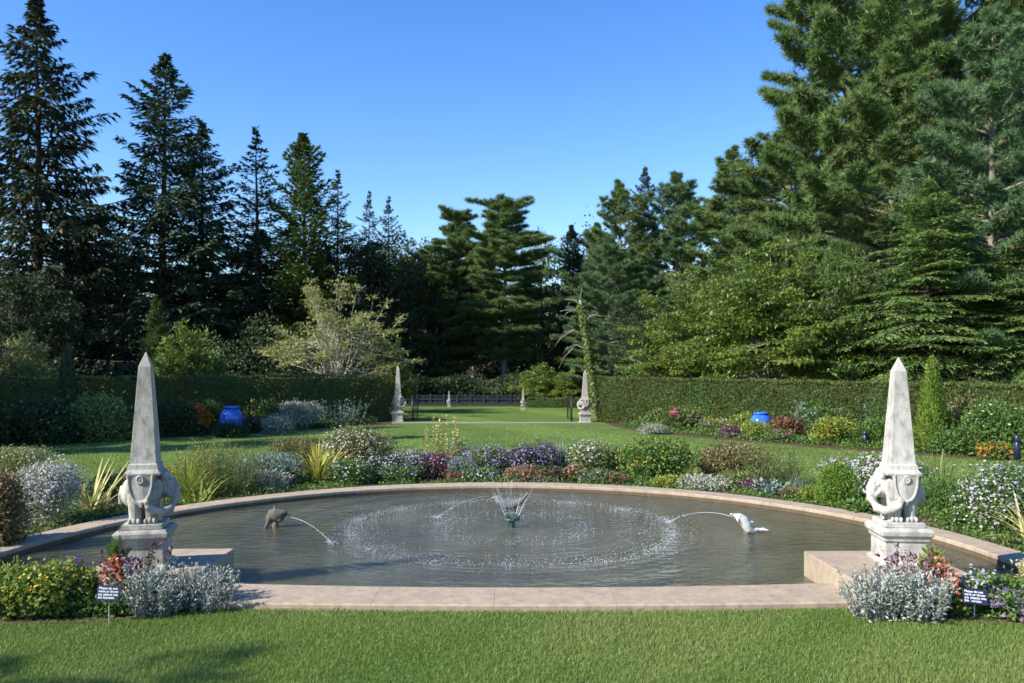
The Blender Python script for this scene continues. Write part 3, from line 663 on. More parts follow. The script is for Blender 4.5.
T('pine', 'pine_tree', 459, 64, 216, 80, 'narrow dark pine just left of the round-topped pine', 'tree', 1.4, mat='pine', group=GC)
T('pine', 'pine_tree', 504, 60, 204, 112, 'round-topped tall pine with layered limbs and bare trunk in the centre', 'tree', .3, group=GC)
T('maple', 'broadleaf_tree', 432, 66, 240, 100, 'rounded green tree just left of the narrow dark pine', 'tree', 0.9, group=GC)
T('pine_b', 'pine_tree', 596, 66, 226, 90, 'blue-green pine right of the narrow dark pointed conifer', 'tree', 1.9, group=GC)
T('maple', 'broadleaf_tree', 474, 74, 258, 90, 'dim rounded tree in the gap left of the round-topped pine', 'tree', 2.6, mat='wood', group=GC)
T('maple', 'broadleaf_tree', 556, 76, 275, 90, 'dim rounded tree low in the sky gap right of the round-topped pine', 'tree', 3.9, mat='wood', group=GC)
T('open_tree', 'broadleaf_tree', 542, 68, 218, 70, 'thin broadleaf tree letting the sky through right of the round-topped pine', 'tree', .8, group=GC)
T('cedar', 'conifer_tree', 575, 64, 226, 62, 'narrow dark pointed conifer right of the sky gap', 'tree', .4, mat='fir', group=GC)
T('pine_c', 'pine_tree', 620, 57, 184, 110, 'brown-tinged pine right of the narrow pointed conifer', 'tree', 2.0, group=GR)
T('spruce_b', 'spruce_tree', 643, 60, 168, 80, 'dark pointed spruce top rising between two brownish pines', 'tree', .7, group=GR)
T('pine_b', 'pine_tree', 676, 56, 176, 120, 'blue-green pine right of the dark pointed spruce top', 'tree', 1.0, group=GR)
T('pine_c', 'pine_tree', 728, 50, 150, 135, 'brownish thinning pine in the middle of the right-hand trees', 'tree', 4.0, group=GR)
T('pine_b', 'pine_tree', 790, 46, 118, 165, 'bushy green pine under the giant pine, its left side against the sky', 'tree', 2.7, mat='pine', group=GR)
T('big_pine', 'pine_tree', 850, 40, -150, 215, 'giant pine cut off by the top of the frame, its left edge against the sky', 'tree', .9, group=GR)
T('big_pine', 'pine_tree', 935, 46, -170, 230, 'giant pine rising out of the frame behind the blue-green pine', 'tree', 2.6, group=GR)
T('pine_b', 'pine_tree', 992, 29, 12, 190, 'blue-green pine with brown cones at the far right', 'tree', 3.4, group=GR)
T('pine_b', 'pine_tree', 893, 36, 60, 200, 'dense pine between the two giant pines above the feathery hemlock', 'tree', 5.1, mat='pine', group=GR)
T('pine_c', 'pine_tree', 745, 54, 178, 120, 'olive tinged pine behind the layered yellow-green dogwood', 'tree', 2.2, mat='pine', group=GR)
T('big_pine', 'pine_tree', 1045, 42, -120, 190, 'dark giant pine at the right edge of the frame', 'tree', 4.4, group=GR)
T('hemlock', 'hemlock_tree', 928, 28, 182, 225, 'wide feathery hemlock behind the right obelisk', 'tree', .5, group=GR)
T('hemlock', 'hemlock_tree', 1024, 27, 232, 175, 'feathery hemlock half cut by the right edge of the frame', 'tree', 2.1, group=GR)
T('dogwood', 'dogwood_tree', 770, 31, 256, 170, 'layered yellow-green dogwood behind the middle of the right hedge', 'tree', .2, group=GR)
T('dogwood', 'dogwood_tree', 690, 35, 282, 135, 'pale-stemmed dogwood behind the left end of the right hedge', 'tree', 1.9, group=GR)
T('dogwood', 'dogwood_tree', 838, 30, 262, 130, 'tall layered dogwood beside the feathery hemlock', 'tree', 3.3, mat='maple', group=GR)
T('maple', 'broadleaf_tree', 655, 43, 300, 90, 'green leafy tree between the leaning trunk and the pale-stemmed dogwood', 'tree', .3, group=GR)
T('pine_b', 'pine_tree', 610, 48, 240, 95, 'blue-green pine with tiered boughs beside the leaning ivy trunk', 'tree', .3, group=GR)
T('pale_tree', 'small_tree', 335, 36, 280, 156, 'small pale thin-leaved tree with many bare stems behind the left hedge', 'tree', .5)
T('shrub', 'shrub', 190, 31.5, 334, 95, 'light green leafy shrub behind the hedge right of the left obelisk', 'shrub', .3, mat='dogwood')
T('shrub', 'shrub', 26, 28.5, 344, 92, 'brownish pink leafy shrub behind the far left of the hedge', 'shrub', 1.5, mat='pale')
T('shrub', 'shrub', 393, 38, 346, 44, 'small green shrub against the pale tree, near the shaded obelisk', 'shrub', 2.5, mat='dogwood')
T('cedar', 'conifer_tree', 157, 42, 296, 40, 'small bright green conifer lit up among the dark spruces', 'tree', 2.5)
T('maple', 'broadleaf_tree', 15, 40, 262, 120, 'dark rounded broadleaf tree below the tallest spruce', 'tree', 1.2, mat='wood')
T('shrub', 'shrub', 542, 47, 368, 60, 'light green shrub below the round-topped pine', 'shrub', .9, mat='dogwood')
T('shrub', 'shrub', 568, 46, 374, 44, 'low light green shrub just left of the sunlit obelisk', 'shrub', 2.9, mat='dogwood')
T('column', 'columnar_conifer', 932, 19.6, 355, 34, 'narrow bright green pointed conifer in the right border', 'conifer', .3, mat='brightcedar')
T('column', 'columnar_conifer', 68, 23.0, 343, 26, 'narrow dark upright conifer in front of the left hedge', 'conifer', 1.3, mat='fir')
# trees outside the frame to the left that throw the shade on the left border and the front lawn
def shade(key, name, x, y, H, R, label, rot):
    p = PROTO[key]; o = copy_tree(p['used']); o.name = name
    if 'group' in o: del o['group']
    o.location = (x, y, 0); o.scale = (R/p['R'], R/p['R'], H/p['H']); o.rotation_euler.z = rot
    return tag(o, label, 'tree', 'shade trees left of the frame')
SH = 'shade tree standing left of the frame'
shade('spruce', 'spruce_tree', -22.5, 13.6, 17, 2.7, SH, .3)
shade('spruce_b', 'spruce_tree', -20.5, 19.5, 13.5, 3.0, SH, 1.3)
shade('spruce', 'spruce_tree', -21, 24.2, 12.5, 2.9, SH, 2.3)
shade('spruce_b', 'spruce_tree', -26.5, 14.6, 17, 3.2, SH, 4.3)
shade('maple', 'broadleaf_tree', -20.6, 24.2, 15.5, 2.4, SH, 5.0)
shade('maple', 'broadleaf_tree', -13, -.9, 9.8, 1.9, SH, .3)
shade('maple', 'broadleaf_tree', -10.5, -1.2, 6.2, 1.1, SH, 1.3)
shade('maple', 'broadleaf_tree', -12.6, 4.7, 6.4, 1.0, SH, 2.0)

# ivy covered leaning trunk with bare boughs
root = tag(empty('leaning_tree', (wx(596, 38), 38, 0)), 'bare leaning trunk wrapped in ivy with grey dead boughs, behind the sunlit obelisk', 'tree')
r = np.random.default_rng(77); m = MB(); hx = (580-596)/F*38; HT = wz(300, 38)
tp = [np.array((hx*f**1.2, .1*math.sin(3*f), HT*f)) for f in np.linspace(0, 1, 8)]
m.tube(tp, [.17, .15, .14, .13, .12, .10, .08, .05], 8)
for z, dx, dz, dy in ((.55, -1.4, -.9, .2), (.68, -1.5, -.5, -.2), (.86, -1.1, .2, -.1), (.95, -.8, .3, .1), (.80, .7, .45, -.2), (.9, .5, .5, .3), (1, .1, .6, 0)):
    b = np.array((hx*z**1.2, 0, HT*z)); q = [b, b+np.array((dx*.4, dy*.5, .28)), b+np.array((dx*.8, dy, .15+dz*.5)), b+np.array((dx, dy*1.2, dz))]
    m.tube(q, [.028, .020, .013, .005], 5)
    m.tube([q[1], q[1]+np.array((dx*.3, .2, -.15)), q[1]+np.array((dx*.45, .3, -.5))], [.015, .01, .004], 4)
link('trunk', m.mesh('trunk', True), M['palebark'], root)
n = 2600; f = r.random(n)**.9*.96; a = r.random(n)*6.283
c = np.array([[hx*q**1.2, .1*math.sin(3*q), HT*q] for q in f]); o_ = np.c_[np.cos(a), np.sin(a), np.zeros(n)]
P = c+o_*(.13*(1.15-f*.55)+r.random(n)*.06)[:, None]
link('ivy', mesh_faces('ivy', [(leaves(P, o_*.5+r.normal(size=(n, 3))*.5+np.array((0, 0, -.4)), o_+r.normal(size=(n, 3))*.3, .11, .09), r.random(n))]), M['dogwood'], root)

# far wood and undergrowth: masses nobody could count
def mass(name, boxes, n, leaf, mat, label, seed, dome=.5):
    r = np.random.default_rng(seed); G = []
    for (x0, x1, y0, y1, h0, h1) in boxes:
        k = n
        x = r.uniform(x0, x1, k); y = r.uniform(y0, y1, k)
        hh = h0+(h1-h0)*(.5+.3*np.sin(x*.9+y)+.2*np.sin(x*2.3+1.7*y))
        z = hh*r.random(k)**dome
        P = np.c_[x, y, z]; D = rdir(r, k)+np.array((0, -.3, .1)); U = rdir(r, k)+np.array((0, -.3, .8))
        G.append((leaves(P, D, U, leaf*r.uniform(.6, 1.4, k), leaf*.62*r.uniform(.6, 1.3, k)), r.random(k)))
    return tag(link(name, mesh_faces(name, G), M[mat]), label, name.replace('_', ' '), kind='stuff')
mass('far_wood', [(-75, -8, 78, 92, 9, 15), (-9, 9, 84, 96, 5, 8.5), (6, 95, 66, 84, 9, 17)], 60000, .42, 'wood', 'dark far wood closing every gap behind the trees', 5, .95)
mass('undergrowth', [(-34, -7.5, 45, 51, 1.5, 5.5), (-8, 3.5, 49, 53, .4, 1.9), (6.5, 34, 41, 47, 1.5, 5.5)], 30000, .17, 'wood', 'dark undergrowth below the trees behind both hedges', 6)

# ------------------------------------------------------------------ plants of the borders
M['g_mid'] = leafmat('mid green leaves', [(.035, .075, .015), (.065, .12, .025), (.11, .17, .04)], .35, gain=1.45)
M['g_dark'] = leafmat('dark green shade toned leaves', [(.018, .04, .014), (.035, .065, .02), (.06, .095, .03)], .3)  # leaf tone kept deep, painting in the shade of the left border
M['g_yel'] = leafmat('yellow green leaves', [(.08, .12, .015), (.14, .19, .03), (.24, .26, .05)], .4, gain=1.45)
M['g_fine'] = leafmat('feathery green leaves', [(.07, .105, .025), (.12, .16, .045), (.19, .21, .075)], .35, gain=1.45)
M['g_olive'] = leafmat('olive brown leaves', [(.06, .065, .022), (.11, .105, .04), (.18, .14, .06)], .3, gain=1.45)
M['g_blue'] = leafmat('blue green leaves', [(.06, .10, .075), (.11, .155, .12), (.18, .23, .19)], .25, gain=1.45)
M['g_grey'] = leafmat('grey green leaves', [(.12, .14, .10), (.20, .22, .16), (.30, .31, .24)], .25, gain=1.45)
M['silver'] = leafmat('silver leaves', [(.20, .225, .20), (.32, .35, .315), (.47, .49, .45)], .18, .7)
M['g_lime'] = leafmat('bright clipped leaves', [(.055, .11, .012), (.09, .16, .02), (.15, .22, .04)], .3, gain=1.45)
M['rust'] = leafmat('rusty leaves', [(.09, .05, .025), (.17, .09, .045), (.26, .14, .07)], .3)
M['cream'] = leafmat('cream striped blades', [(.16, .20, .05), (.42, .40, .14), (.60, .54, .26)], .25)
M['yellowblade'] = leafmat('yellow striped blades', [(.18, .22, .03), (.42, .40, .06), (.58, .52, .13)], .3)
M['f_lav'] = leafmat('lavender petals', [(.48, .45, .64), (.62, .59, .75), (.78, .75, .84)], .3)
M['f_pale'] = leafmat('pale petals', [(.55, .48, .50), (.68, .62, .62), (.80, .76, .74)], .3)
M['f_white'] = leafmat('white petals', [(.6, .6, .54), (.75, .75, .7), (.85, .85, .8)], .3)
M['f_purple'] = leafmat('purple petals', [(.20, .10, .32), (.32, .17, .46), (.47, .31, .60)], .3)
M['f_violet'] = leafmat('dark plum leaves', [(.06, .02, .05), (.13, .045, .10), (.22, .10, .17)], .25)
M['f_red'] = leafmat('crimson petals', [(.26, .03, .05), (.44, .07, .11), (.58, .19, .22)], .3)
M['f_pink'] = leafmat('pink petals', [(.55, .14, .22), (.70, .24, .32), (.80, .42, .45)], .3)
M['f_mag'] = leafmat('magenta petals', [(.35, .05, .20), (.50, .10, .30), (.62, .25, .42)], .3)
M['f_yel'] = leafmat('yellow petals', [(.55, .36, .03), (.70, .52, .05), (.80, .68, .20)], .3)
M['f_or'] = leafmat('orange petals', [(.52, .14, .01), (.72, .24, .02), (.82, .38, .05)], .3)
M['coral'] = leafmat('coral leaves', [(.36, .10, .05), (.56, .20, .12), (.68, .34, .22)], .25)
M['straw'] = leafmat('straw coloured spikes', [(.34, .29, .08), (.52, .44, .14), (.66, .57, .26)], .25)
M['stem'] = plain('green stems', (.06, .085, .03), .7)
M['wstem'] = plain('woody stems', (.09, .065, .045), .8)

class Plant:
    def __init__(s, seed, w, h, d=None):
        s.r = np.random.default_rng(seed); s.rx = w/2; s.ry = (d or w*.85)/2; s.h = h; s.parts = {}; s.st = MB(); s.nst = 0; s.fk = 1.0; s.rag = .55
        k = 7; r = s.r
        s.lc = np.c_[r.uniform(-.5, .5, k)*s.rx, r.uniform(-.5, .5, k)*s.ry, r.uniform(.25, .62, k)*h]; s.lc[0] = (0, 0, .5*h)
        s.lr = np.c_[s.rx-np.abs(s.lc[:, 0]), s.ry-np.abs(s.lc[:, 1]), np.minimum(h-s.lc[:, 2], s.lc[:, 2]*1.6)]*r.uniform(.8, 1.08, (k, 1))
        s.lr[0] *= .95
    def add(s, part, mat, arr, tint=None):
        t = s.r.random(len(arr)) if tint is None else tint
        s.parts.setdefault((part, mat), []).append((arr, np.clip(t, 0, 1)))
    def pts(s, n, shell=.45, low=.02):
        i = s.r.integers(0, len(s.lc), n); v = rdir(s.r, n); P = s.lc[i]+v*s.lr[i]*(s.r.random(n)**shell*(1+s.rag*s.r.random(n)**5*(.35+np.sin(v[:, 0]*9+i)*np.cos(v[:, 1]*7))))[:, None]
        P[:, 2] = np.maximum(P[:, 2], low+s.r.random(n)*.05*s.h); return P, v
    def mound(s, mat, L, W, cover=4.0, part='foliage', shell=.45, up=.35, nmax=9000):
        area = 2*math.pi*((s.rx*s.ry*s.h)**(2/3)); n = int(min(nmax, max(150, cover*area/(L*W*.55))))
        P, v = s.pts(n, shell); D = v*.6+rdir(s.r, n)*.7+np.array((0, 0, up)); U = v*.7+rdir(s.r, n)*.5+np.array((0, 0, .5))
        s.add(part, mat, leaves(P, D, U, L*s.r.uniform(.6, 1.3, n), W*s.r.uniform(.6, 1.3, n)))
        for _ in range(6): s.stem((s.r.normal()*.1*s.rx, s.r.normal()*.1*s.ry, 0), (s.r.normal()*.45*s.rx, s.r.normal()*.45*s.ry, s.h*.7), .006)
        return s
    def stem(s, a, b, rad):
        a = np.array(a); b = np.array(b); s.st.tube([a, a*.5+b*.5+np.array((0, 0, .1*s.h)), b], [rad, rad*.8, rad*.4], 4, False); s.nst += 1
    def flowers(s, mat, n, size0, top=.35, part='flowers', zmin=0.0, clump=1, spread=.02):
        n = int(n*(1.9 if s.fk > 1 else 1.5)); size = size0*s.fk
        P, v = s.pts(n*6, .12); k = (v[:, 2] > top-.6*s.r.random(len(v))) & (P[:, 2] > zmin*s.h); P, v = P[k][:n], v[k][:n]
        P = P+v*.02
        if clump > 1:
            P = np.repeat(P, clump, 0)+s.r.normal(size=(len(P)*clump, 3))*spread; v = np.repeat(v, clump, 0)
        n = len(P); Nn = nrm(v*.6+np.array((0, -.25, .7))+rdir(s.r, n)*.45); A = nrm(np.cross(Nn, rdir(s.r, n))); B = np.cross(Nn, A)
        sz = (size*s.r.uniform(.7, 1.25, n)*.5)[:, None]; t = s.r.random(n)
        for c, d in ((A, B), (nrm(A+B), nrm(B-A))):
            s.add(part, mat, np.stack([P+c*sz, P+d*sz*.55, P-c*sz, P-d*sz*.55], 1), t)
            s.add(part, mat, np.stack([P+d*sz, P+c*sz*.55, P-d*sz, P-c*sz*.55], 1), t)
        return s
    def blades(s, mat, n, L, W, droop=.5, part='blades', ang=(.15, 1.0), tint=None, base=.05):
        r = s.r; a = r.random(n)*6.283; th = r.uniform(*ang, n); Ls = L*r.uniform(.65, 1.1, n); seg = 5
        d = np.c_[np.cos(a)*np.sin(th), np.sin(a)*np.sin(th), np.cos(th)]; side = np.c_[-np.sin(a), np.cos(a), np.zeros(n)]
        b0 = np.c_[r.normal(size=(n, 2))*base, np.zeros(n)]; tt = r.random(n) if tint is None else tint
        f = np.linspace(0, 1, seg+1); out = np.c_[np.cos(a), np.sin(a), np.full(n, -.8)]
        for i in range(seg):
            q = []
            for j in (i, i+1):
                c = b0+d*(Ls*f[j])[:, None]+out*(droop*Ls*f[j]**2.6*np.sin(th))[:, None]*.6
                wd = (W*(.55+.9*f[j]-1.42*f[j]**2)*.5)*np.ones(n); wd = np.maximum(wd, W*.02)[:, None]; c[:, 2] = np.maximum(c[:, 2], .01)
                q.append((c-side*wd, c+side*wd))
            s.add(part, mat, np.stack([q[0][0], q[0][1], q[1][1], q[1][0]], 1), tt)
        return s
    def wisps(s, mat, n, L, leafL, leafW, k=14, part='foliage', ang=.5, spread=.5, stemr=.003, top=0.0):
        """upright stems carrying small leaves from the given share of their height"""
        r = s.r
        for i in range(n):
            a = r.random()*6.283; th = abs(r.normal())*ang; l = L*r.uniform(.5, 1.08); rad = math.sqrt(r.random())*spread
            b = np.array((math.cos(a)*rad*s.rx, math.sin(a)*rad*s.ry, 0)); d = np.array((math.cos(a)*math.sin(th), math.sin(a)*math.sin(th), math.cos(th)))
            e = b+d*l; s.st.tube([b, b+d*l*.55, e+np.array((math.cos(a), math.sin(a), -.3))*l*.08*th], [stemr, stemr*.8, stemr*.4], 3, False); s.nst += 1
            f = top+(1-top)*r.random(k); P = b+d*(l*f)[:, None]+r.normal(size=(k, 3))*.008; D = d*.8+rdir(r, k)*.9; U = rdir(r, k)+d
            s.add(part, mat, leaves(P, D, U, leafL*r.uniform(.6, 1.2, k), leafW*r.uniform(.7, 1.2, k)))
        return s
    def spikes(s, mat, n, L, wd, part='flower_spike', ang=.12, spread=.6, single=True, frac=.55):
        """flower spikes: each its own part"""
        r = s.r
        for i in range(n):
            a = r.random()*6.283; th = abs(r.normal())*ang; l = L*r.uniform(.75, 1.05); rad = math.sqrt(r.random())*spread
            b = np.array((math.cos(a)*rad*s.rx, math.sin(a)*rad*s.ry, 0)); d = np.array((math.cos(a)*math.sin(th), math.sin(a)*math.sin(th), math.cos(th)))
            s.st.tube([b, b+d*l*.6, b+d*l], [.005, .004, .002], 4, False); s.nst += 1
            k = 70; f = (1-frac)+frac*r.random(k); P = b+d*(l*f)[:, None]+rdir(r, k)*(wd*.4*(1.15-f))[:, None]
            s.parts.setdefault((part+'#%d' % i if single else part, mat), []).append((leaves(P, rdir(r, k)+d*.6, rdir(r, k), wd*.8, wd*.45), r.random(k)))
        return s
    def build(s, name, loc, label, cat, group=None, rz=0.0):
        root = tag(empty(name, loc, rz), label, cat, group)
        if s.nst: link('stems', s.st.mesh('stems'), M['stem'], root)
        else: s.st.bm.free()
        for (p, mat), g in s.parts.items():
            nm = p.split('#')[0]; o = link(nm, mesh_faces(nm, g), M[mat], root)
            if nm != 'foliage' and nm != 'blades' and nm != 'flower_spike': o['kind'] = 'stuff'
        return root

SEED = [100]
def P_(cx, by, ty, wpx, d=None):
    """plant standing at picture column cx on ground row by, reaching up to row ty"""
    SEED[0] += 1; Y = gy(by); h = (by-ty)/F*Y; return Plant(SEED[0], wpx/F*Y, h, d), (wx(cx, Y), Y, 0)
GP, GF, GHL, GHR = 'plants of the border behind the pool', 'plants of the front beds beside the obelisks', 'plants of the shaded left border', 'plants of the sunny right border'
def put(pl, name, label, cat, group): p, loc = pl; return p.build(name, loc, label, cat, group)
def mk(cx, by, ty, w, fn, name, label, cat, group, d=None):
    if group == GP: w *= 1.08; by += 1.5 if by-ty < 24 else .5; ty += (by-ty)*.06
    p, loc = P_(cx, by, ty, w, d); p.fk = 1.12 if loc[1] > 11 else .85; fn(p); return p.build(name, loc, label, cat, group)

# --- behind the pool, from the left edge round to the right edge
B = 'flowering plant'
mk(-6, 548, 462, 56, lambda p: (p.mound('g_olive', .05, .03, 3.6), p.mound('rust', .05, .03, .9, 'brown_leaves', .2), p.flowers('f_pale', 60, .028)), 'shrub', 'brownish olive shrub at the left edge by the pool rim', 'shrub', GP)
mk(40, 524, 456, 76, lambda p: (p.mound('g_grey', .05, .016, 3.2), p.flowers('f_lav', 420, .034, .0), p.flowers('f_pale', 300, .03, .3, 'seed_heads')), 'aster_clump', 'broad pale lavender aster clump left of the left obelisk', B, GP)
mk(92, 512, 463, 62, lambda p: p.blades('cream', 44, p.h*1.3, .05, .35, ang=(.2, 1.25)), 'yucca', 'cream striped yucca just left of the left obelisk', 'yucca', GP)
mk(122, 500, 470, 60, lambda p: p.mound('g_dark', .06, .04, 3.4), 'leafy_plant', 'low dark green plant hidden half behind the left obelisk', 'plant', GP)
mk(20, 470, 445, 60, lambda p: (p.mound('g_fine', .05, .012, 2.4), p.flowers('f_pale', 120, .03)), 'feathery_plant', 'thin pale flowering plant behind the broad aster clump', B, GP)
mk(188, 500, 446, 46, lambda p: (p.blades('g_yel', 90, p.h*1.05, .022, .7, ang=(.05, .8)), p.wisps('f_or', 16, p.h*.95, .03, .02, 8, 'flowers', .18, .7, top=.75)), 'daylily', 'strap leaved daylily with faded orange flowers right of the left obelisk', 'daylily', GP)
mk(202, 503, 477, 50, lambda p: p.blades('g_yel', 22, p.h*1.6, .045, .8, ang=(.4, 1.3)), 'strap_leaf_plant', 'broad strap leaves spreading over the rim right of the left obelisk', 'plant', GP)
mk(224, 494, 438, 74, lambda p: (p.wisps('g_fine', 170, p.h*1.02, .055, .010, 26, ang=.42, spread=.75), p.mound('g_fine', .05, .009, 1.3, 'fine_leaves')), 'feathery_shrub', 'tall feathery green plant right of the orange daylily', 'plant', GP)
mk(268, 484, 452, 62, lambda p: p.mound('g_blue', .06, .022, 3.4), 'blue_mound', 'blue grey mound between the feathery plant and the yellow yucca', 'plant', GP)
mk(270, 487, 470, 40, lambda p: (p.mound('g_grey', .05, .025, 2.8),), 'low_plant', 'low grey green plant edging the rim below the blue mound', 'plant', GP)
mk(297, 484, 468, 18, lambda p: (p.mound('g_mid', .05, .025, 2.6), p.flowers('f_mag', 40, .035)), 'magenta_flower', 'small magenta bloom left of the yellow yucca', B, GP)
mk(296, 468, 434, 50, lambda p: (p.wisps('g_olive', 90, p.h, .05, .014, 18, ang=.4), p.mound('g_olive', .05, .018, 1.5, 'lower_leaves')), 'brown_shrub', 'thin brownish plant behind the yellow yucca', 'plant', GP)
mk(318, 482, 438, 52, lambda p: p.blades('yellowblade', 60, p.h*1.12, .06, .3, ang=(.1, .95)), 'yucca', 'bright yellow striped yucca behind the pool', 'yucca', GP)
mk(360, 472, 423, 78, lambda p: (p.mound('g_olive', .05, .02, 3.2), p.mound('g_mid', .06, .025, .9, 'lower_leaves'), p.flowers('f_pale', 460, .032, .1)), 'seedy_bush', 'tall rounded bush of fading pinkish white flowers, right of the yellow yucca', 'bush', GP)
mk(350, 483, 458, 44, lambda p: (p.mound('g_mid', .055, .02, 3), p.flowers('f_white', 60, .03, .1), p.flowers('f_lav', 40, .03, part='lavender_flowers')), 'white_aster', 'white aster clump in front of the tall rounded bush', B, GP)
mk(385, 480, 452, 40, lambda p: (p.mound('g_dark', .05, .022, 3), p.flowers('f_lav', 200, .028)), 'lavender_plant', 'dark clump with small lavender flowers at the right foot of the rounded bush', B, GP)
mk(412, 479, 448, 36, lambda p: (p.mound('g_mid', .055, .025, 3), p.flowers('f_lav', 200, .028), p.flowers('f_purple', 130, .03, part='purple_flowers'), p.flowers('f_pale', 60, .03, part='seed_heads')), 'lilac_clump', 'lilac flowered clump left of the dark red clump', B, GP)
mk(400, 481, 464, 40, lambda p: (p.mound('g_mid', .055, .03, 3), p.flowers('f_lav', 70, .026), p.flowers('f_purple', 60, .028, part='purple_flowers')), 'leafy_plant', 'low leafy green plant on the rim below the lilac clump', 'plant', GP)
mk(440, 478, 450, 40, lambda p: (p.mound('f_violet', .05, .025, 2.6), p.mound('g_mid', .05, .02, 1), p.flowers('f_red', 110, .034), p.flowers('f_lav', 60, .03, part='lavender_flowers')), 'red_clump', 'dark red and plum clump left of the tall yellow spikes', B, GP)
mk(446, 470, 415, 40, lambda p: (p.wisps('g_yel', 30, p.h*.6, .06, .025, 16, ang=.3), p.spikes('straw', 8, p.h*1.05, .055, ang=.06, spread=.95, frac=.7)), 'spike_plant', 'plant with tall straw yellow flower spikes behind the middle of the pool', B, GP)
mk(431, 468, 425, 20, lambda p: p.spikes('straw', 3, p.h*1.02, .05, ang=.2, spread=.5), 'spike_plant', 'three leaning straw yellow spikes left of the tall spike plant', B, GP)
mk(461, 471, 436, 24, lambda p: (p.mound('g_fine', .05, .016, 2.2), p.flowers('f_lav', 60, .03)), 'blue_flower', 'airy pale blue flowers at the right foot of the tall yellow spikes', B, GP)
mk(462, 479, 456, 30, lambda p: (p.mound('g_blue', .06, .02, 3), p.flowers('f_purple', 36, .03)), 'leafy_plant', 'blue green leafy plant between the red and the purple clumps', 'plant', GP)
mk(486, 477, 442, 44, lambda p: (p.mound('g_mid', .05, .02, 2.4), p.flowers('f_purple', 220, .030, .0, clump=2), p.flowers('f_lav', 130, .026, part='lavender_flowers')), 'purple_clump', 'purple flower clump left of the deepest purple clump', B, GP)
mk(508, 476, 448, 36, lambda p: (p.mound('g_grey', .05, .02, 2.4), p.flowers('f_lav', 170, .028), p.flowers('f_purple', 60, .028, part='purple_flowers')), 'lilac_clump', 'greyish lilac clump between the two purple clumps', B, GP)
mk(534, 476, 440, 50, lambda p: (p.mound('g_dark', .05, .02, 2.4), p.flowers('f_purple', 240, .030, .1, clump=2), p.flowers('f_lav', 110, .028, .1, 'lavender_flowers')), 'purple_clump', 'deepest purple verbena clump behind the middle of the pool', B, GP)
mk(524, 480, 466, 42, lambda p: (p.mound('g_mid', .045, .02, 2), p.flowers('f_red', 120, .036, .0), p.flowers('f_pink', 70, .034, part='pink_flowers')), 'crimson_bedding', 'low crimson and pink flowers on the rim below the deepest purple clump', B, GP)
mk(478, 480, 467, 40, lambda p: (p.mound('g_mid', .045, .02, 2.4), p.flowers('f_lav', 80, .028)), 'low_lilac', 'low lilac flowers on the rim left of the crimson bedding', B, GP)
mk(456, 480, 470, 24, lambda p: (p.mound('rust', .045, .02, 2.2), p.flowers('f_red', 40, .03)), 'rusty_plant', 'low rusty red plant on the rim below the blue green leaves', 'plant', GP)
mk(562, 475, 440, 28, lambda p: (p.blades('g_blue', 36, p.h*1.08, .045, .35, ang=(.03, .5)), p.spikes('straw', 3, p.h*.98, .04, ang=.1, single=True)), 'iris_leaves', 'upright blue green iris leaves right of the deepest purple clump', 'iris', GP)
mk(562, 480, 466, 34, lambda p: (p.mound('g_dark', .05, .022, 2.4), p.flowers('f_red', 50, .036)), 'red_flower', 'small red flowers at the foot of the iris leaves', B, GP)
mk(575, 481, 464, 24, lambda p: (p.mound('g_mid', .045, .02, 2), p.flowers('f_pink', 80, .036)), 'pink_flower', 'bright pink flower cluster between the iris leaves and the white clump', B, GP)
mk(588, 476, 438, 44, lambda p: (p.mound('g_fine', .055, .018, 2.6), p.flowers('f_white', 110, .032), p.flowers('f_lav', 80, .032, part='lavender_flowers'), p.flowers('f_yel', 14, .04, part='yellow_flowers')), 'white_clump', 'white and lilac flowered clump right of the iris leaves', B, GP)
mk(596, 482, 468, 36, lambda p: (p.mound('g_mid', .05, .025, 2.6), p.flowers('f_lav', 36, .03), p.flowers('f_purple', 30, .03, part='purple_flowers')), 'leafy_plant', 'low green plant with lilac and purple flowers left of the small crimson tuft', 'plant', GP)
mk(616, 483, 472, 24, lambda p: (p.mound('g_mid', .045, .02, 1.8), p.flowers('f_red', 70, .034, 0)), 'crimson_flower', 'small crimson tuft on the rim left of the yellow flowered bush', B, GP)
mk(620, 475, 448, 32, lambda p: (p.mound('g_mid', .055, .025, 3), p.flowers('f_yel', 24, .04), p.flowers('f_lav', 30, .03, part='lavender_flowers')), 'mixed_clump', 'green clump with few yellow and lilac flowers beside the yellow flowered bush', B, GP)
mk(658, 479, 436, 78, lambda p: (p.mound('g_mid', .06, .03, 3.4), p.flowers('f_yel', 130, .032, .1), p.flowers('f_or', 18, .03, part='orange_flowers')), 'lantana_bush', 'large yellow flowered bush behind the right half of the pool', 'bush', GP)
mk(666, 486, 475, 30, lambda p: (p.mound('g_yel', .04, .025, 2.6), p.flowers('f_yel', 40, .03)), 'trailing_flower', 'yellow flowered trailer hanging over the rim', B, GP)
mk(685, 481, 462, 30, lambda p: p.blades('yellowblade', 60, p.h*1.1, .022, .5, ang=(.1, 1.1)), 'striped_grass', 'small yellow striped grass right of the yellow flowered bush', 'grass clump', GP)
mk(704, 486, 474, 62, lambda p: p.mound('g_grey', .045, .025, 3.2), 'grey_edging', 'low grey green edging plant on the rim below the olive bush', 'plant', GP)
mk(736, 477, 441, 66, lambda p: (p.mound('g_olive', .06, .028, 3.4), p.flowers('f_pale', 30, .03)), 'olive_bush', 'rounded olive brown bush right of the yellow flowered bush', 'bush', GP)
mk(738, 487, 470, 34, lambda p: p.mound('g_fine', .05, .015, 3), 'low_plant', 'soft pale green tuft at the foot of the olive bush', 'plant', GP)
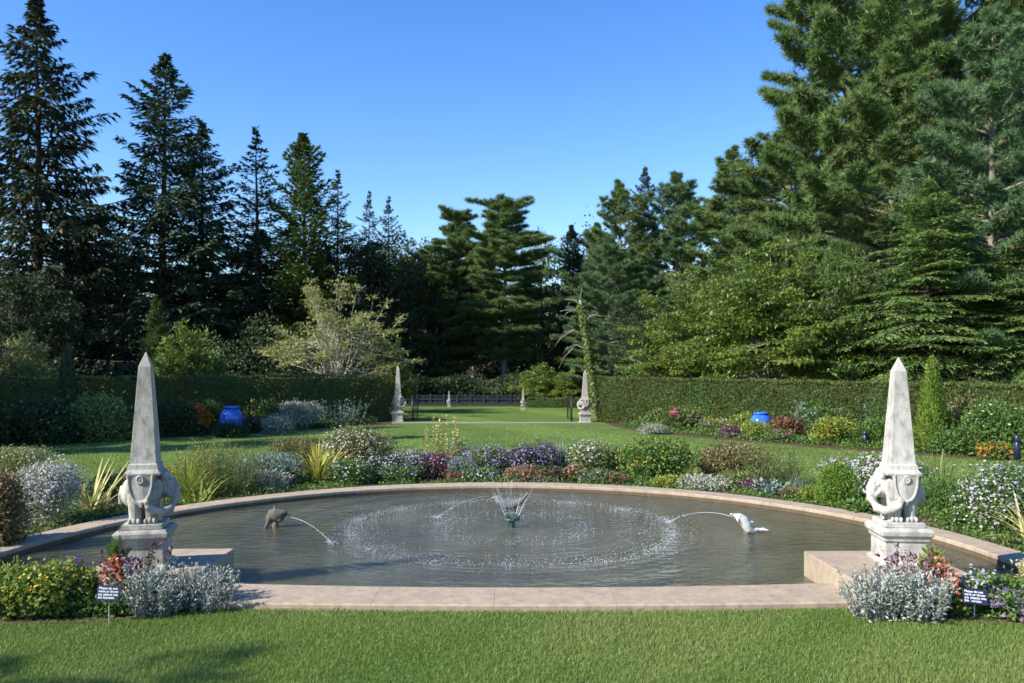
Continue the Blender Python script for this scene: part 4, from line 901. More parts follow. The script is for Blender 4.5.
mk(753, 490, 478, 26, lambda p: p.mound('f_violet', .04, .03, 3), 'plum_plant', 'low plum coloured plant on the rim right of the olive bush', 'plant', GP)
mk(774, 483, 444, 56, lambda p: (p.wisps('g_fine', 130, p.h, .06, .012, 20, ang=.35, spread=.8), p.wisps('g_olive', 40, p.h*1.05, .04, .012, 12, 'seed_stalks', .25, .7, top=.6)), 'wispy_plant', 'wispy green stand of stalks between the olive bush and the clipped ball', 'plant', GP)
mk(771, 493, 481, 34, lambda p: p.mound('g_blue', .08, .05, 2.6), 'sage_rosette', 'sage green rosettes on the rim beside the plum coloured plant', 'plant', GP)
mk(799, 491, 472, 20, lambda p: p.blades('g_blue', 90, p.h*1.1, .010, .5, ang=(.1, .9)), 'blue_grass', 'small tuft of blue grass left of the clipped ball', 'grass clump', GP)
mk(791, 496, 487, 26, lambda p: p.mound('g_olive', .03, .016, 3), 'low_plant', 'low olive cushion in front of the blue grass tuft', 'plant', GP)
mk(812, 500, 486, 24, lambda p: p.mound('g_yel', .035, .02, 3), 'low_plant', 'small yellow green cushion at the left foot of the clipped ball', 'plant', GP)
mk(838, 505, 459, 40, lambda p: setattr(p, 'rag', 0) or p.mound('g_lime', .028, .014, 7, nmax=15000, shell=.16), 'clipped_ball', 'bright green clipped ball left of the right obelisk', 'shrub', GP)
mk(834, 484, 455, 36, lambda p: (p.mound('g_fine', .05, .015, 2), p.flowers('f_lav', 130, .034, .2)), 'pale_aster', 'pale lavender flowers showing above the clipped ball', B, GP)
mk(888, 499, 449, 72, lambda p: (p.mound('g_mid', .05, .015, 3), p.flowers('f_pale', 460, .034, .0), p.flowers('f_lav', 260, .034, .0, 'lavender_flowers')), 'aster_clump', 'pale aster clump behind the right obelisk', B, GP)
mk(868, 514, 500, 44, lambda p: p.mound('g_mid', .07, .05, 2.6), 'leafy_plant', 'low broad leaved plant on the rim left of the right obelisk', 'plant', GP)
mk(946, 512, 474, 66, lambda p: (p.blades('g_mid', 260, p.h*1.1, .014, .6, ang=(.03, .7), base=.16), p.mound('g_mid', .05, .018, 1.6, 'lower_leaves')), 'grassy_clump', 'thick grassy green clump right of the right obelisk', 'grass clump', GP)
mk(933, 500, 448, 36, lambda p: p.blades('g_fine', 26, p.h*1.05, .035, .15, ang=(.02, .28), base=.14), 'iris_leaves', 'tall pale iris leaves behind the grassy clump', 'iris', GP)
mk(952, 512, 484, 10, lambda p: (p.stem((0, 0, 0), (0, 0, p.h*.95), .004), p.add('flowers', 'f_or', leaves(np.tile((0, 0, p.h*.93), (40, 1)), rdir(p.r, 40), rdir(p.r, 40), .05, .03))), 'orange_flower', 'single orange bloom in front of the grassy clump', B, GP)
mk(958, 522, 508, 40, lambda p: p.mound('g_mid', .06, .035, 2.6), 'leafy_plant', 'low green plant on the rim between the grassy clump and the big asters', 'plant', GP)
mk(1006, 530, 457, 80, lambda p: (p.mound('g_mid', .05, .018, 3), p.flowers('f_lav', 620, .036, -.2), p.flowers('f_pale', 260, .034, -.1, 'pale_flowers')), 'aster_clump', 'big lavender aster bush at the right edge', B, GP)
mk(1034, 546, 490, 70, lambda p: p.blades('cream', 46, p.h*1.15, .045, .6, ang=(.2, 1.15)), 'yucca', 'cream striped yucca cut by the right edge', 'yucca', GP)

# --- front beds
mk(28, 613, 564, 104, lambda p: (p.mound('g_yel', .042, .026, 3.0), p.mound('g_mid', .045, .03, 1.6, 'lower_leaves'), p.wisps('g_yel', 60, p.h*1.12, .035, .02, 14, 'shoots', .3, .95, top=.4), p.flowers('f_yel', 130, .028, .1, clump=2, spread=.012)), 'lantana_bush', 'yellow flowered lantana bush in the front left corner', 'bush', GF, .6)
mk(80, 609, 570, 52, lambda p: (p.mound('g_yel', .04, .026, 2.6), p.mound('g_mid', .045, .03, 1.0, 'lower_leaves'), p.flowers('f_yel', 70, .03, .1, clump=2, spread=.012), p.flowers('f_pale', 30, .026, part='pale_flowers')), 'lantana_bush', 'smaller yellow flowered lantana beside the left sign', 'bush', GF, .5)
mk(74, 604, 560, 28, lambda p: (p.mound('g_dark', .04, .025, 2.4), p.flowers('f_purple', 60, .03, .1, clump=3, spread=.012)), 'purple_flower', 'deep purple heliotrope behind the left lantana', B, GF)
def dusty(n, L, sp): return lambda p: (p.wisps('silver', int(n*1.35), p.h*L, .034, .013, 46, ang=.34, spread=sp, stemr=.004), p.mound('silver',   .04, .015, .5, 'lower_leaves'))
mk(158, 612, 563, 74, dusty(70, 1.0, .85), 'silver_plant', 'silver leaved plant in front of the left obelisk', 'plant', GF, .45)
mk(207, 608, 569, 58, dusty(46, 1.0, .9), 'silver_plant', 'silver leaved plant against the left stone block', 'plant', GF, .4)
mk(112, 614, 594, 54, lambda p: p.mound('g_mid', .05, .035, 2.8), 'leafy_plant', 'low green leaves under the left sign', 'plant', GF, .3)
mk(112, 610, 554, 24, lambda p: p.mound('coral', .04, .03, 3.0), 'coral_succulent', 'coral leaved succulent in front of the left pedestal', 'plant', GF)
mk(116, 606, 538, 13, lambda p: (p.mound('g_mid', .10, .075, 1.4),), 'broad_leaf', 'single upright broad green leaf left of the left pedestal', 'plant', GF)
mk(140, 608, 544, 36, lambda p: (p.wisps('f_violet', 26, p.h, .06, .022, 18, ang=.2, spread=.8), p.wisps('g_yel', 16, p.h*.9, .04, .02, 14, 'yellow_leaves', .25, .8)), 'purple_leaf_plant', 'purple and yellow leaved plant against the left pedestal', 'plant', GF)
mk(882, 617, 568, 64, dusty(64, 1.0, .85), 'silver_plant', 'upright silver plant in front of the right pedestal', 'plant', GF, .4)
mk(922, 619, 572, 50, dusty(46, 1.0, .85), 'silver_plant', 'upright silver plant right of the right pedestal', 'plant', GF, .4)
mk(848, 602, 590, 18, lambda p: p.mound('silver', .045, .022, 3), 'silver_plant', 'small silver sprig on the front rim left of the right pedestal', 'plant', GF)
mk(907, 608, 550, 40, lambda p: p.wisps('f_violet', 34, p.h, .05, .020, 20, ang=.18, spread=.8), 'purple_leaf_plant', 'plum leaved plant against the right pedestal', 'plant', GF)
mk(933, 607, 548, 26, lambda p: p.mound('g_yel', .07, .03, 2.4, up=.8), 'green_rosette', 'bright green rosette behind the coral succulent right of the pedestal', 'plant', GF)
mk(941, 611, 559, 32, lambda p: p.mound('coral', .05, .03, 3.0, up=.6), 'coral_succulent', 'coral leaved succulent right of the right pedestal', 'plant', GF)
mk(958, 612, 588, 50, lambda p: (p.mound('g_mid', .045, .028, 2.8), p.flowers('f_yel', 8, .026)), 'leafy_plant', 'low green leaves left of the right sign', 'plant', GF)
mk(984, 609, 570, 36, lambda p: (p.mound('g_mid', .045, .025, 2.0), p.flowers('f_lav', 44, .03, .3, clump=3, spread=.014)), 'lilac_flower', 'lilac flowers behind the right sign', B, GF)
mk(1010, 618, 592, 46, lambda p: (p.mound('g_mid', .045, .025, 2.6), p.flowers('f_purple', 80, .03, .1, clump=2, spread=.012)), 'purple_flower', 'purple flowers right of the right sign', B, GF)
mk(1002, 606, 576, 44, lambda p: p.mound('g_mid', .05, .03, 2.6), 'leafy_plant', 'green leaves behind the purple flowers right of the right sign', 'plant', GF)
mk(1018, 604, 540, 14, lambda p: p.wisps('straw', 9, p.h*1.02, .04, .014, 26, ang=.14, spread=.6), 'straw_stalks', 'straw yellow stalks at the right edge beyond the right sign', 'plant', GF)

# --- shaded left border in front of the hedge
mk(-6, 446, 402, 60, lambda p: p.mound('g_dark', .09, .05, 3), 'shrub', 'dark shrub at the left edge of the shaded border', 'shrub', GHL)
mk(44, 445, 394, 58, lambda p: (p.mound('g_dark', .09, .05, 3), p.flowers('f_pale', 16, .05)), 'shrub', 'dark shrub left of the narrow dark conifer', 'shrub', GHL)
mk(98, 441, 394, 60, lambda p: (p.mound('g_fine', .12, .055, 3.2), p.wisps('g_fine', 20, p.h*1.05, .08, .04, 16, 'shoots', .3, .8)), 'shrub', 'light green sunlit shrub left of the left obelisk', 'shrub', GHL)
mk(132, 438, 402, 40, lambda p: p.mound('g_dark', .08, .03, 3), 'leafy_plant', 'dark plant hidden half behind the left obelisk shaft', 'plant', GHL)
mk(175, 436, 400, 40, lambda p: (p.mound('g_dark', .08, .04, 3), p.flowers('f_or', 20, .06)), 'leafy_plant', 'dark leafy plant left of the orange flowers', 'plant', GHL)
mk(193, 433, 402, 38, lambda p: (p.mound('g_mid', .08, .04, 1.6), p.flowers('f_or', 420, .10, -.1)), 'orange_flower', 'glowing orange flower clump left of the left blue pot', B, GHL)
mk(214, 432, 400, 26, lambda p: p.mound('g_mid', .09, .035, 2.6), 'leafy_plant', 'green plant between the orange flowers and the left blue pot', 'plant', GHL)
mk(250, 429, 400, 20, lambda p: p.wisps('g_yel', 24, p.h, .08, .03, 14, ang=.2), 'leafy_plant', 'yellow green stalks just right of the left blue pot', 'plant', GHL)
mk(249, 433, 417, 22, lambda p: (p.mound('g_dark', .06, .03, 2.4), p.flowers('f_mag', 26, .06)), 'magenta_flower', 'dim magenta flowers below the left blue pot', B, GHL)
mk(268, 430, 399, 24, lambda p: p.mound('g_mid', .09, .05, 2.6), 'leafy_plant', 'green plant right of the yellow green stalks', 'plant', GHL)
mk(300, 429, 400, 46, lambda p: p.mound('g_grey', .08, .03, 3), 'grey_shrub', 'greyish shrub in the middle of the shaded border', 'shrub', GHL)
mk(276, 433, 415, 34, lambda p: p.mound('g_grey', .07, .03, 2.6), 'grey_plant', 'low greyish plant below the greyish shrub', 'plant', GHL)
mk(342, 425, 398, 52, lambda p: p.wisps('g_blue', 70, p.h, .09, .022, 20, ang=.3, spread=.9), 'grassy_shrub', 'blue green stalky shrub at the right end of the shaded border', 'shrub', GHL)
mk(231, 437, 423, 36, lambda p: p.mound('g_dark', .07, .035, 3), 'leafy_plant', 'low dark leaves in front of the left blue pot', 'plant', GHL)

# --- sunny right border in front of the hedge
mk(682, 431, 406, 58, lambda p: (p.mound('g_mid', .09, .05, 3.2), p.mound('rust', .08, .045, .6, 'reddish_leaves', .2)), 'rose_bush', 'rose bush with pink blooms at the left end of the sunny border', 'rose bush', GHR)
mk(656, 430, 411, 26, lambda p: p.mound('g_mid', .08, .045, 3), 'leafy_plant', 'green plant left of the rose bush', 'plant', GHR)
mk(654, 434, 424, 30, lambda p: p.mound('g_grey', .06, .025, 2.6), 'grey_edging', 'grey edging plant in front of the rose bush', 'plant', GHR)
mk(714, 433, 418, 30, lambda p: (p.mound('g_yel', .07, .035, 2.4), p.flowers('f_purple', 50, .06, part='flowers')), 'purple_flower', 'purple flowers between the rose bush and the right blue pot', B, GHR)
mk(739, 436, 414, 32, lambda p: (p.mound('g_yel', .08, .04, 2.6), p.flowers('f_pale', 14, .06)), 'leafy_plant', 'yellow green plant just left of the right blue pot', 'plant', GHR)
mk(733, 438, 424, 26, lambda p: p.mound('f_violet', .07, .035, 2.6), 'plum_plant', 'low plum coloured plant below the right blue pot', 'plant', GHR)
mk(757, 439, 421, 32, lambda p: p.mound('g_yel', .07, .035, 2.6), 'leafy_plant', 'low green plant hiding the foot of the right blue pot', 'plant', GHR)
mk(786, 438, 416, 40, lambda p: p.mound('rust', .08, .045, 3), 'bronze_plant', 'bronze leaved plant right of the right blue pot', 'plant', GHR)
mk(784, 430, 406, 30, lambda p: p.mound('g_grey', .08, .035, 3), 'leafy_plant', 'grey green plant behind the bronze leaved plant', 'plant', GHR)
mk(780, 442, 429, 30, lambda p: (p.mound('g_mid', .06, .03, 2), p.flowers('f_mag', 30, .05)), 'mauve_flower', 'mauve flowers in front of the bronze leaved plant', B, GHR)
mk(822, 438, 402, 50, lambda p: (p.wisps('g_blue', 50, p.h, .10, .045, 22, ang=.32, spread=.9), p.mound('g_mid', .09, .045, 1.8, 'lower_leaves')), 'leafy_shrub', 'tall blue green leafy plant in the middle of the sunny border', 'shrub', GHR)
mk(835, 444, 416, 50, lambda p: (p.mound('g_yel', .08, .045, 2.8), p.flowers('f_or', 24, .06)), 'leafy_plant', 'yellow green plant in front of the tall blue green leafy plant', 'plant', GHR)
mk(868, 440, 404, 24, lambda p: (p.wisps('g_mid', 20, p.h*.7, .08, .04, 14, ang=.25), p.wisps('f_pale', 8, p.h*1.02, .06, .03, 40, 'flowers', .12, .7, top=.5)), 'pink_stalks', 'tall pinkish flower stalks left of the right obelisk shaft', B, GHR)
mk(880, 446, 416, 44, lambda p: p.mound('g_mid', .08, .04, 3), 'leafy_plant', 'green plant beside the right obelisk shaft', 'plant', GHR)
mk(938, 451, 404, 34, lambda p: (p.mound('g_yel', .08, .04, 2.6), p.spikes('straw', 9, p.h*1.02, .06, ang=.12, spread=.8, frac=.45)), 'spike_plant', 'yellow plant with cream spikes in front of the narrow bright conifer', B, GHR)
mk(968, 448, 396, 54, lambda p: (p.mound('g_olive', .08, .04, 3), p.flowers('f_pale', 50, .05, .2)), 'smoky_bush', 'greyish brown bush right of the narrow bright conifer', 'bush', GHR)
mk(960, 455, 424, 50, lambda p: p.mound('g_mid', .08, .04, 3), 'leafy_plant', 'green plant below the greyish brown bush', 'plant', GHR)
mk(1008, 455, 402, 74, lambda p: (p.mound('g_mid', .09, .04, 3.2), p.flowers('f_white', 36, .06, .2)), 'white_flower_bush', 'tall green bush dotted with white flowers at the right edge', 'bush', GHR)
mk(994, 459, 442, 40, lambda p: (p.mound('g_mid', .06, .03, 2), p.flowers('f_or', 70, .06, .0)), 'orange_flower', 'low orange flowers below the white dotted bush', B, GHR)

# low ground cover filling the beds between the plants
def cover(name, n, pts, mat, label, hmax, leaf):
    r = SEEDR; P2 = pts(r, n); n = len(P2); z = hmax*r.random(n)**1.6*(.55+.45*np.sin(P2[:, 0]*5.1+P2[:, 1]*3.7)*np.sin(P2[:, 0]*2.3-P2[:, 1]*6.1))
    P = np.c_[P2, np.maximum(z, .012)]; D = rdir(r, n)+np.array((0, 0, .5)); U = rdir(r, n)*.7+np.array((0, 0, .8))
    tag(link(name, mesh_faces(name, [(leaves(P, D, U, leaf*r.uniform(.6, 1.3, n), leaf*.5*r.uniform(.6, 1.3, n)), r.random(n))]), M[mat]), label, 'ground cover', kind='stuff')
SEEDR = np.random.default_rng(606)
def ringpts(r, n):
    a = np.radians(r.uniform(0, 180, n)); q = np.sqrt(r.uniform(5.68**2, 7.2**2, n)); k = np.sin(a*31)+np.sin(a*13+q*4)+.6*np.sin(q*9) > -.9
    return np.c_[CX+q*np.cos(a), CY+q*np.sin(a)][k]
cover('ground_cover', 42000, ringpts, 'g_mid', 'low mixed green leaves covering the soil of the border behind the pool', .15, .05)
def linepts(line, w0, w1):
    L = np.array(line, float)
    def f(r, n):
        t = r.random(n)*(len(L)-1); i = t.astype(int); f_ = (t-i)[:, None]; p = L[i]*(1-f_)+L[i+1]*f_; d = nrm(L[i+1]-L[i]); nn = np.c_[-d[:, 1], d[:, 0]]
        return p+nn*r.uniform(w0, w1, n)[:, None]
    return f
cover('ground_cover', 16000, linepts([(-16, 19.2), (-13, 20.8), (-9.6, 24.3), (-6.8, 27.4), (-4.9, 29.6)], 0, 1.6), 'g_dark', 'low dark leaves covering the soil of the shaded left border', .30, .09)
cover('ground_cover', 16000, linepts([(3.7, 28.6), (4.3, 26.2), (6.4, 22.8), (8.8, 20), (11, 17.8), (14, 15.8)], .15, 1.7), 'g_mid', 'low green leaves covering the soil of the sunny right border', .30, .09)
cover('ground_cover', 5000, linepts([(-5.4, 6.42), (-3.3, 6.42), (-2.6, 6.62)], 0, .3), 'g_mid', 'low green leaves covering the soil of the left front bed', .10, .04)
cover('ground_cover', 4000, linepts([(3.3, 6.48), (4.2, 6.34), (5.4, 6.34)], 0, .35), 'g_mid', 'low green leaves covering the soil of the right front bed', .10, .04)

# rose blooms: four pink heads on the rose bush
rb = next(o for o in bpy.data.objects if o.name.startswith('rose_bush'))
r = np.random.default_rng(9)
for px, py in ((676, 410.5), (672, 414), (690, 417), (677, 416.5)):
    Y = rb.location.y-.5; c = np.array((wx(px, Y)-rb.location.x, -.5, wz(py, Y)))
    link('bloom', mesh_faces('bloom', [(leaves(np.tile(c, (30, 1)), rdir(r, 30)+np.array((0, -.2, .3)), rdir(r, 30), .11, .10), r.random(30))]), M['f_pink'], rb)

# ------------------------------------------------------------------ lawn blades
def grass(name, n, region, Lr, Wd, seed, label):
    r = np.random.default_rng(seed); X, Y = region(r, n); n = len(X)
    P = np.c_[X, Y, np.zeros(n)]; a = r.random(n)*6.283
    pn = np.sin(X*2.3+np.sin(Y*1.7))*.5+np.sin(X*5.1-Y*4.3)*.3
    L = r.uniform(*Lr, n)*(1+.16*pn); lean = r.uniform(.1, 1.25, n)
    d1 = np.c_[np.cos(a)*lean*.5, np.sin(a)*lean*.5, np.ones(n)]; d2 = np.c_[np.cos(a)*lean*1.6, np.sin(a)*lean*1.6, np.full(n, .75)]
    sd = np.c_[-np.sin(a), np.cos(a), np.zeros(n)]*(Wd*.5*r.uniform(.7, 1.2, n))[:, None]
    m_ = P+nrm(d1)*(L*.55)[:, None]; e = m_+nrm(d2)*(L*.5)[:, None]
    q = np.stack([P-sd, P+sd, m_+sd*.8, m_-sd*.8], 1); t = np.stack([m_-sd*.8, m_+sd*.8, e], 1); tn = np.clip(.5+.22*pn+.14*np.sin(X*.9+1.3*np.sin(Y*1.1))+r.normal(size=n)*.27, 0, 1)
    return tag(link(name, mesh_faces(name, [(q, tn), (t, tn)]), M['grass']), label, 'grass', kind='stuff')
M['grass'] = leafmat('grass blades', [(.095, .165, .030), (.15, .24, .045), (.22, .305, .072), (.32, .34, .13)], .4, .45)
def bed_front(X):   # front line of the two front beds and of the rim between them
    xs = [-6.4, -5.6, -4.2, -3.3, -2.75, -2.45, -2.3, -1.5, 0, 1.5, 2.6, 2.75, 3.0, 3.5, 4.2, 5.5, 6.3]
    ys = [6.6, 6.3, 6.25, 6.32, 6.48, 6.70, 6.665, 6.62, 6.60, 6.62, 6.66, 6.68, 6.5, 6.32, 6.22, 6.2, 6.5]
    return np.interp(X, xs, ys)
def near(r, n):
    X = r.uniform(-4.6, 4.6, n); Y = r.uniform(4.7, 6.75, n); k = Y < bed_front(X)+.02+r.normal(size=n)*.02
    return X[k], Y[k]
grass('front_lawn_grass', 260000, near, (.018, .042), .0034, 3, 'short mown grass on the lawn in front of the pool')
def midl(r, n):
    Y = 1/r.uniform(1/31, 1/13.0, n); X = r.uniform(-.70, .70, n)*Y
    rr = np.hypot(X-CX, Y-CY); k = (rr > 7.3+.2*np.sin(np.arctan2(Y-CY, X-CX)*7))
    yl = np.interp(X, [-17, -13, -9.6, -6.8, -4.4, -4.0, 3.4, 4.1, 6.2, 8.6, 10.8, 14], [18.5, 20.6, 24, 27.2, 29.3, 29.5, 29.4, 26, 22.6, 19.8, 17.6, 15.5])
    k &= (Y < yl)
    return X[k], Y[k]
grass('middle_lawn_grass', 150000, midl, (.025, .05), .009, 4, 'mown grass on the lawn between the pool border and the hedges')

# ------------------------------------------------------------------ pots, signs, gates, posts
M['glaze'] = plain('blue glaze', (.03, .12, .48), .12, var=.25, vscale=6)
def pot(px, by, top, wpx, label, squash=1.0):
    Y = gy(by); R = wpx/2/F*Y; H = (by-top)/F*Y
    root = tag(empty('glazed_pot', (wx(px, Y), Y, 0)), label, 'pot', 'blue glazed pots in front of the hedges')
    m = MB(); m.lathe([(R*.55, 0), (R*.70, H*.12), (R*.93, H*.38), (R, H*.56), (R*.95, H*.70), (R*.78, H*.82), (R*.60, H*.89), (R*.56, H*.91), (R*.50, H*.90), (R*.5, H*.6), (.02, H*.55)], 32)
    b = link('pot_body', m.mesh('pot_body', True), M['glaze'], root)
    m = MB(); m.lathe([(R*.55, H*.90), (R*.66, H*.92), (R*.70, H*.955), (R*.67, H*.985), (R*.58, H), (R*.52, H*.985), (R*.50, H*.9)], 32)
    link('pot_rim', m.mesh('pot_rim', True), M['glaze'], b)
pot(231.5, 434, 406, 23, 'blue glazed pot in the shaded border left of the pool')
pot(761, 437, 412, 22, 'blue glazed pot in the sunny border before the right hedge')

M['navy'] = plain('navy board', (.012, .016, .05), .35); M['paint'] = plain('white lettering', (.75, .76, .80), .6)
M['steel'] = plain('grey metal', (.42, .43, .44), .4, .6)
def sign(px, Y, top, wpx, hpx, label, rz, roll):
    root = tag(empty('garden_sign', (wx(px, Y), Y, 0), rz), label, 'sign', 'small navy signs in the front beds')
    w_, h_ = wpx/F*Y, hpx/F*Y; zc = wz(top+hpx/2, Y)
    m = MB(); m.box((0, 0, 0), (w_/2, .004, h_/2)); b = bevel(link('board', m.mesh('board'), M['navy'], root, (0, 0, zc)), .002)
    b.rotation_euler = (math.radians(-14), math.radians(roll), 0)
    for i, tx in enumerate(('Please do not', 'wade or throw', 'any objects into', 'the fountain.')):
        cu = bpy.data.curves.new('t', 'FONT'); cu.body = tx; cu.size = h_*.215; cu.align_x = 'LEFT'; cu.offset = h_*.004
        o = bpy.data.objects.new('t', cu); COL.objects.link(o); dg = bpy.context.evaluated_depsgraph_get()
        me = bpy.data.meshes.new_from_object(o.evaluated_get(dg)); bpy.data.objects.remove(o); bpy.data.curves.remove(cu)
        xs = [v.co.x for v in me.vertices]; k = min(1, w_*.86/max(xs))
        for v in me.vertices: v.co.x *= k
        me.name = 'lettering'; t = link('lettering', me, M['paint'], b, (-w_*.43, -.0052, h_*(.235-.2*i))); t.rotation_euler = (math.radians(90), 0, 0)
    m = MB(); m.tube([(0, .012, -.05), (0, .012, zc-h_*.1)], .006, 8); link('stake', m.mesh('stake'), M['steel'], root)
sign(108.5, 6.30, 585.5, 22, 15, 'small navy sign with white writing in the left front bed', math.radians(6), 4)
sign(975, 6.42, 589, 24, 15, 'small navy sign with white writing in the right front bed', math.radians(-8), 4)

M['iron'] = plain('black iron', (.02, .021, .022), .5, .3)
def gate(px, Y, sgn, label):
    root = tag(empty('iron_gate', (wx(px, Y), Y, 0)), label, 'gate', 'open iron gates at the far lawn')
    m = MB(); m.tube([(0, 0, 0), (0, 0, .92)], .035, 10); m.ell((0, 0, .95), (.05, .05, .05)); link('gate_post', m.mesh('gate_post', True), M['iron'], root)
    m = MB(); d = Vector((sgn*.10, .9, 0))
    for z in (.12, .45, .84): m.tube([(0, 0, z), (d.x, d.y, z)], .009, 6)
    for k in range(1, 6): f = k/5; m.tube([(d.x*f, d.y*f, .05), (d.x*f, d.y*f, .84+.05*math.sin(f*3.1))], .007 if k < 5 else .020, 6)
    link('gate_leaf', m.mesh('gate_leaf'), M['iron'], root)
    m = MB(); m.tube([(0, 0, .10), (-sgn*.45, -.05, .06)], .018, 6); m.box((-sgn*.5, -.05, .05), (.06, .05, .05)); link('stay', m.mesh('stay'), M['iron'], root)
gate(412.5, 31.0, 1, 'open black iron gate by the shaded obelisk')
gate(571.5, 31.2, -1, 'open black iron gate by the sunlit obelisk')

M['bluegrey'] = plain('shade darkened blue grey paint', (.012, .022, .034), .8, var=.2, vscale=3)  # paint colour darkened to put shade on the fence
root = tag(empty('lattice_fence', (wx(465, 46.5), 46.5, 0)), 'low blue grey fence in the shade beyond the distant lawn', 'fence')
xa, xb = wx(404, 46.5)-root.location.x, wx(524, 46.5)-root.location.x; n = 9
for k in range(n+1):
    m = MB(); x = xa+(xb-xa)*k/n; m.square([(0, .04), (.56, .04), (.60, .02)], (x, 0)); link('fence_post', m.mesh('fence_post'), M['bluegrey'], root)
m = MB()
for z in (.10, .30, .50): m.box(((xa+xb)/2, -.0, z), ((xb-xa)/2, .016, .028))
link('rail', m.mesh('rail'), M['bluegrey'], root)
m = MB(); x = xa+.08
while x < xb: m.box((x, .03, .29), (.03, .009, .24)); x += .105
link('pickets', m.mesh('pickets'), M['bluegrey'], root)['kind'] = 'stuff'

def post(px, Y, top, label, white=False):
    root = tag(empty('metal_post', (wx(px, Y), Y, 0)), label, 'post'); H = wz(top, Y)
    m = MB(); m.tube([(0, 0, 0), (0, 0, H)], .045, 10); link('pole', m.mesh('pole', True), M['steel'], root)
    m = MB(); m.box((0, -.05, H*.62), (.10, .05, .12)); m.box((0, -.03, H-.06), (.085, .06, .06)); bevel(link('box', m.mesh('box'), M['paint'] if white else M['steel'], root), .01)
post(549, 47, 375, 'pale grey metal post beyond the distant lawn')
root = tag(empty('garden_lantern', (wx(638.5, 44), 44, 0)), 'white lantern on a post among the trees above the right hedge', 'lantern'); zt = wz(357, 44)
m = MB(); m.tube([(0, 0, 0), (0, 0, zt-.36)], .035, 8); link('pole', m.mesh('pole'), M['iron'], root)
m = MB(); m.square([(zt-.36, .07), (zt-.08, .11), (zt-.06, .12), (zt, .03)]); link('lantern_head', m.mesh('lantern_head'), M['paint'], root)
def bollard(px, by, top, label):  # plain dark post with a small cap
    Y = gy(by); H = (by-top)/F*Y; root = tag(empty('garden_bollard', (wx(px, Y), Y, 0)), label, 'garden bollard', 'dark garden bollards in the sunny border')
    m = MB(); m.lathe([(.055, 0), (.055, H*.72), (.05, H*.73)], 14); link('pole', m.mesh('pole', True), M['navy'], root)
    m = MB(); m.lathe([(.05, H*.73), (.06, H*.76), (.06, H*.95), (.04, H*.99), (.01, H)], 14); link('cap', m.mesh('cap', True), M['navy'], root)
bollard(865, 447, 431, 'dark blue garden bollard left of the right obelisk shaft')
bollard(1017, 462, 435, 'dark garden bollard at the right edge below the white dotted bush')
m = MB(); m.tube([(0, 0, 0), (.01, 0, .30)], .008, 6); o = tag(link('garden_stake', m.mesh('garden_stake'), M['wstem'], None, (wx(796, gy(489)), gy(489), 0)), 'thin brown stake beside the blue grass tuft', 'stake')

# ------------------------------------------------------------------ dolphins and falling water
M['lead'] = stonemat('pale lead', (.15, .16, .16), (.08, .085, .085), (.12, .125, .12), .6, .3)
M['lead2'] = stonemat('sun whitened lead', (.50, .50, .48), (.34, .34, .33), (.22, .23, .23), .5, .2)  # same lead as the other dolphins, sunlight painted in as white
M['lead3'] = stonemat('shade darkened lead', (.12, .11, .09), (.05, .048, .04), (.07, .07, .065), .6, .3)  # same lead with shade painted in darker; also the dark supports
def dolphin_mesh(spine, rad, name):
    """body swept along the spine (nose first) with fins and forked tail"""
    m = MB(); m.tube(spine, rad, 14)
    sp = [Vector(p) for p in spine]; n = len(sp)
    def fin(i, dirv, L, W, th=.012):
        b = sp[i]; t = (sp[min(i+1, n-1)]-sp[max(i-1, 0)]).normalized(); dv = Vector(dirv).normalized()
        m.tube([b+dv*rad[i]*.4, b+dv*(rad[i]*.8+L*.45)+t*L*.15, b+dv*(rad[i]*.8+L)+t*L*.45], [W*.5, W*.36, W*.12], 10)
    mid = n//2; up = Vector((0, 0, 1))
    t = (sp[mid+1]-sp[mid-1]).normalized(); nrmv = (up-t*up.dot(t)).normalized()
    fin(mid, nrmv, .05, .06)
    sd = t.cross(nrmv)
    fin(mid-2, sd*.8-nrmv*.7, .06, .05); fin(mid-2, -sd*.8-nrmv*.7, .06, .05)
    e = sp[-1]; te = (sp[-1]-sp[-2]).normalized(); s2 = te.cross(Vector((0, 0, 1))); s2 = s2.normalized() if s2.length > .1 else Vector((0, 1, 0))
    for s in (1, -1): m.tube([e-te*.03, e+te*.035+s2*s*.035, e+te*.06+s2*s*.085], [.018, .016, .007], 8)
    m.ell(sp[0]-((sp[1]-sp[0]).normalized())*.02, (.022, .018, .016))
    for s in (1, -1): m.ell(sp[2]+sd*s*rad[2]*.85+Vector((0, 0, .015)), (.014, .014, .014))
    return remeshed(m, name, .009, 2)
def dolphin(px, Y, spine, rad, mat, label, pz=WATER):
    root = tag(empty('dolphin_statue', (wx(px, Y), Y, pz)), label, 'statue', 'spouting dolphin statues in the pool')
    link('dolphin', dolphin_mesh(spine, rad, 'dolphin'), M[mat], root)
    m = MB(); c = spine[len(spine)//2]; m.tube([(c[0], c[1], -.3), (c[0], c[1], c[2])], [.05, .035], 10); link('support', m.mesh('support', True), M['lead3'], root)
    return root
YD = 2.07*F/(530-HOR)
s_ = F/YD
d_l = dolphin(278, YD-.02, [(.125, 0, .17), (.095, 0, .18), (.055, 0, .165), (.01, 0, .15), (-.035, 0, .16), (-.075, 0, .155), (-.105, 0, .11), (-.125, 0, .055), (-.14, 0, .03)],
        [.020, .042, .070, .088, .092, .080, .056, .034, .018], 'lead3', 'shaded dark spouting dolphin statue at the left side of the pool')
Yr = 2.07*F/(537-HOR)
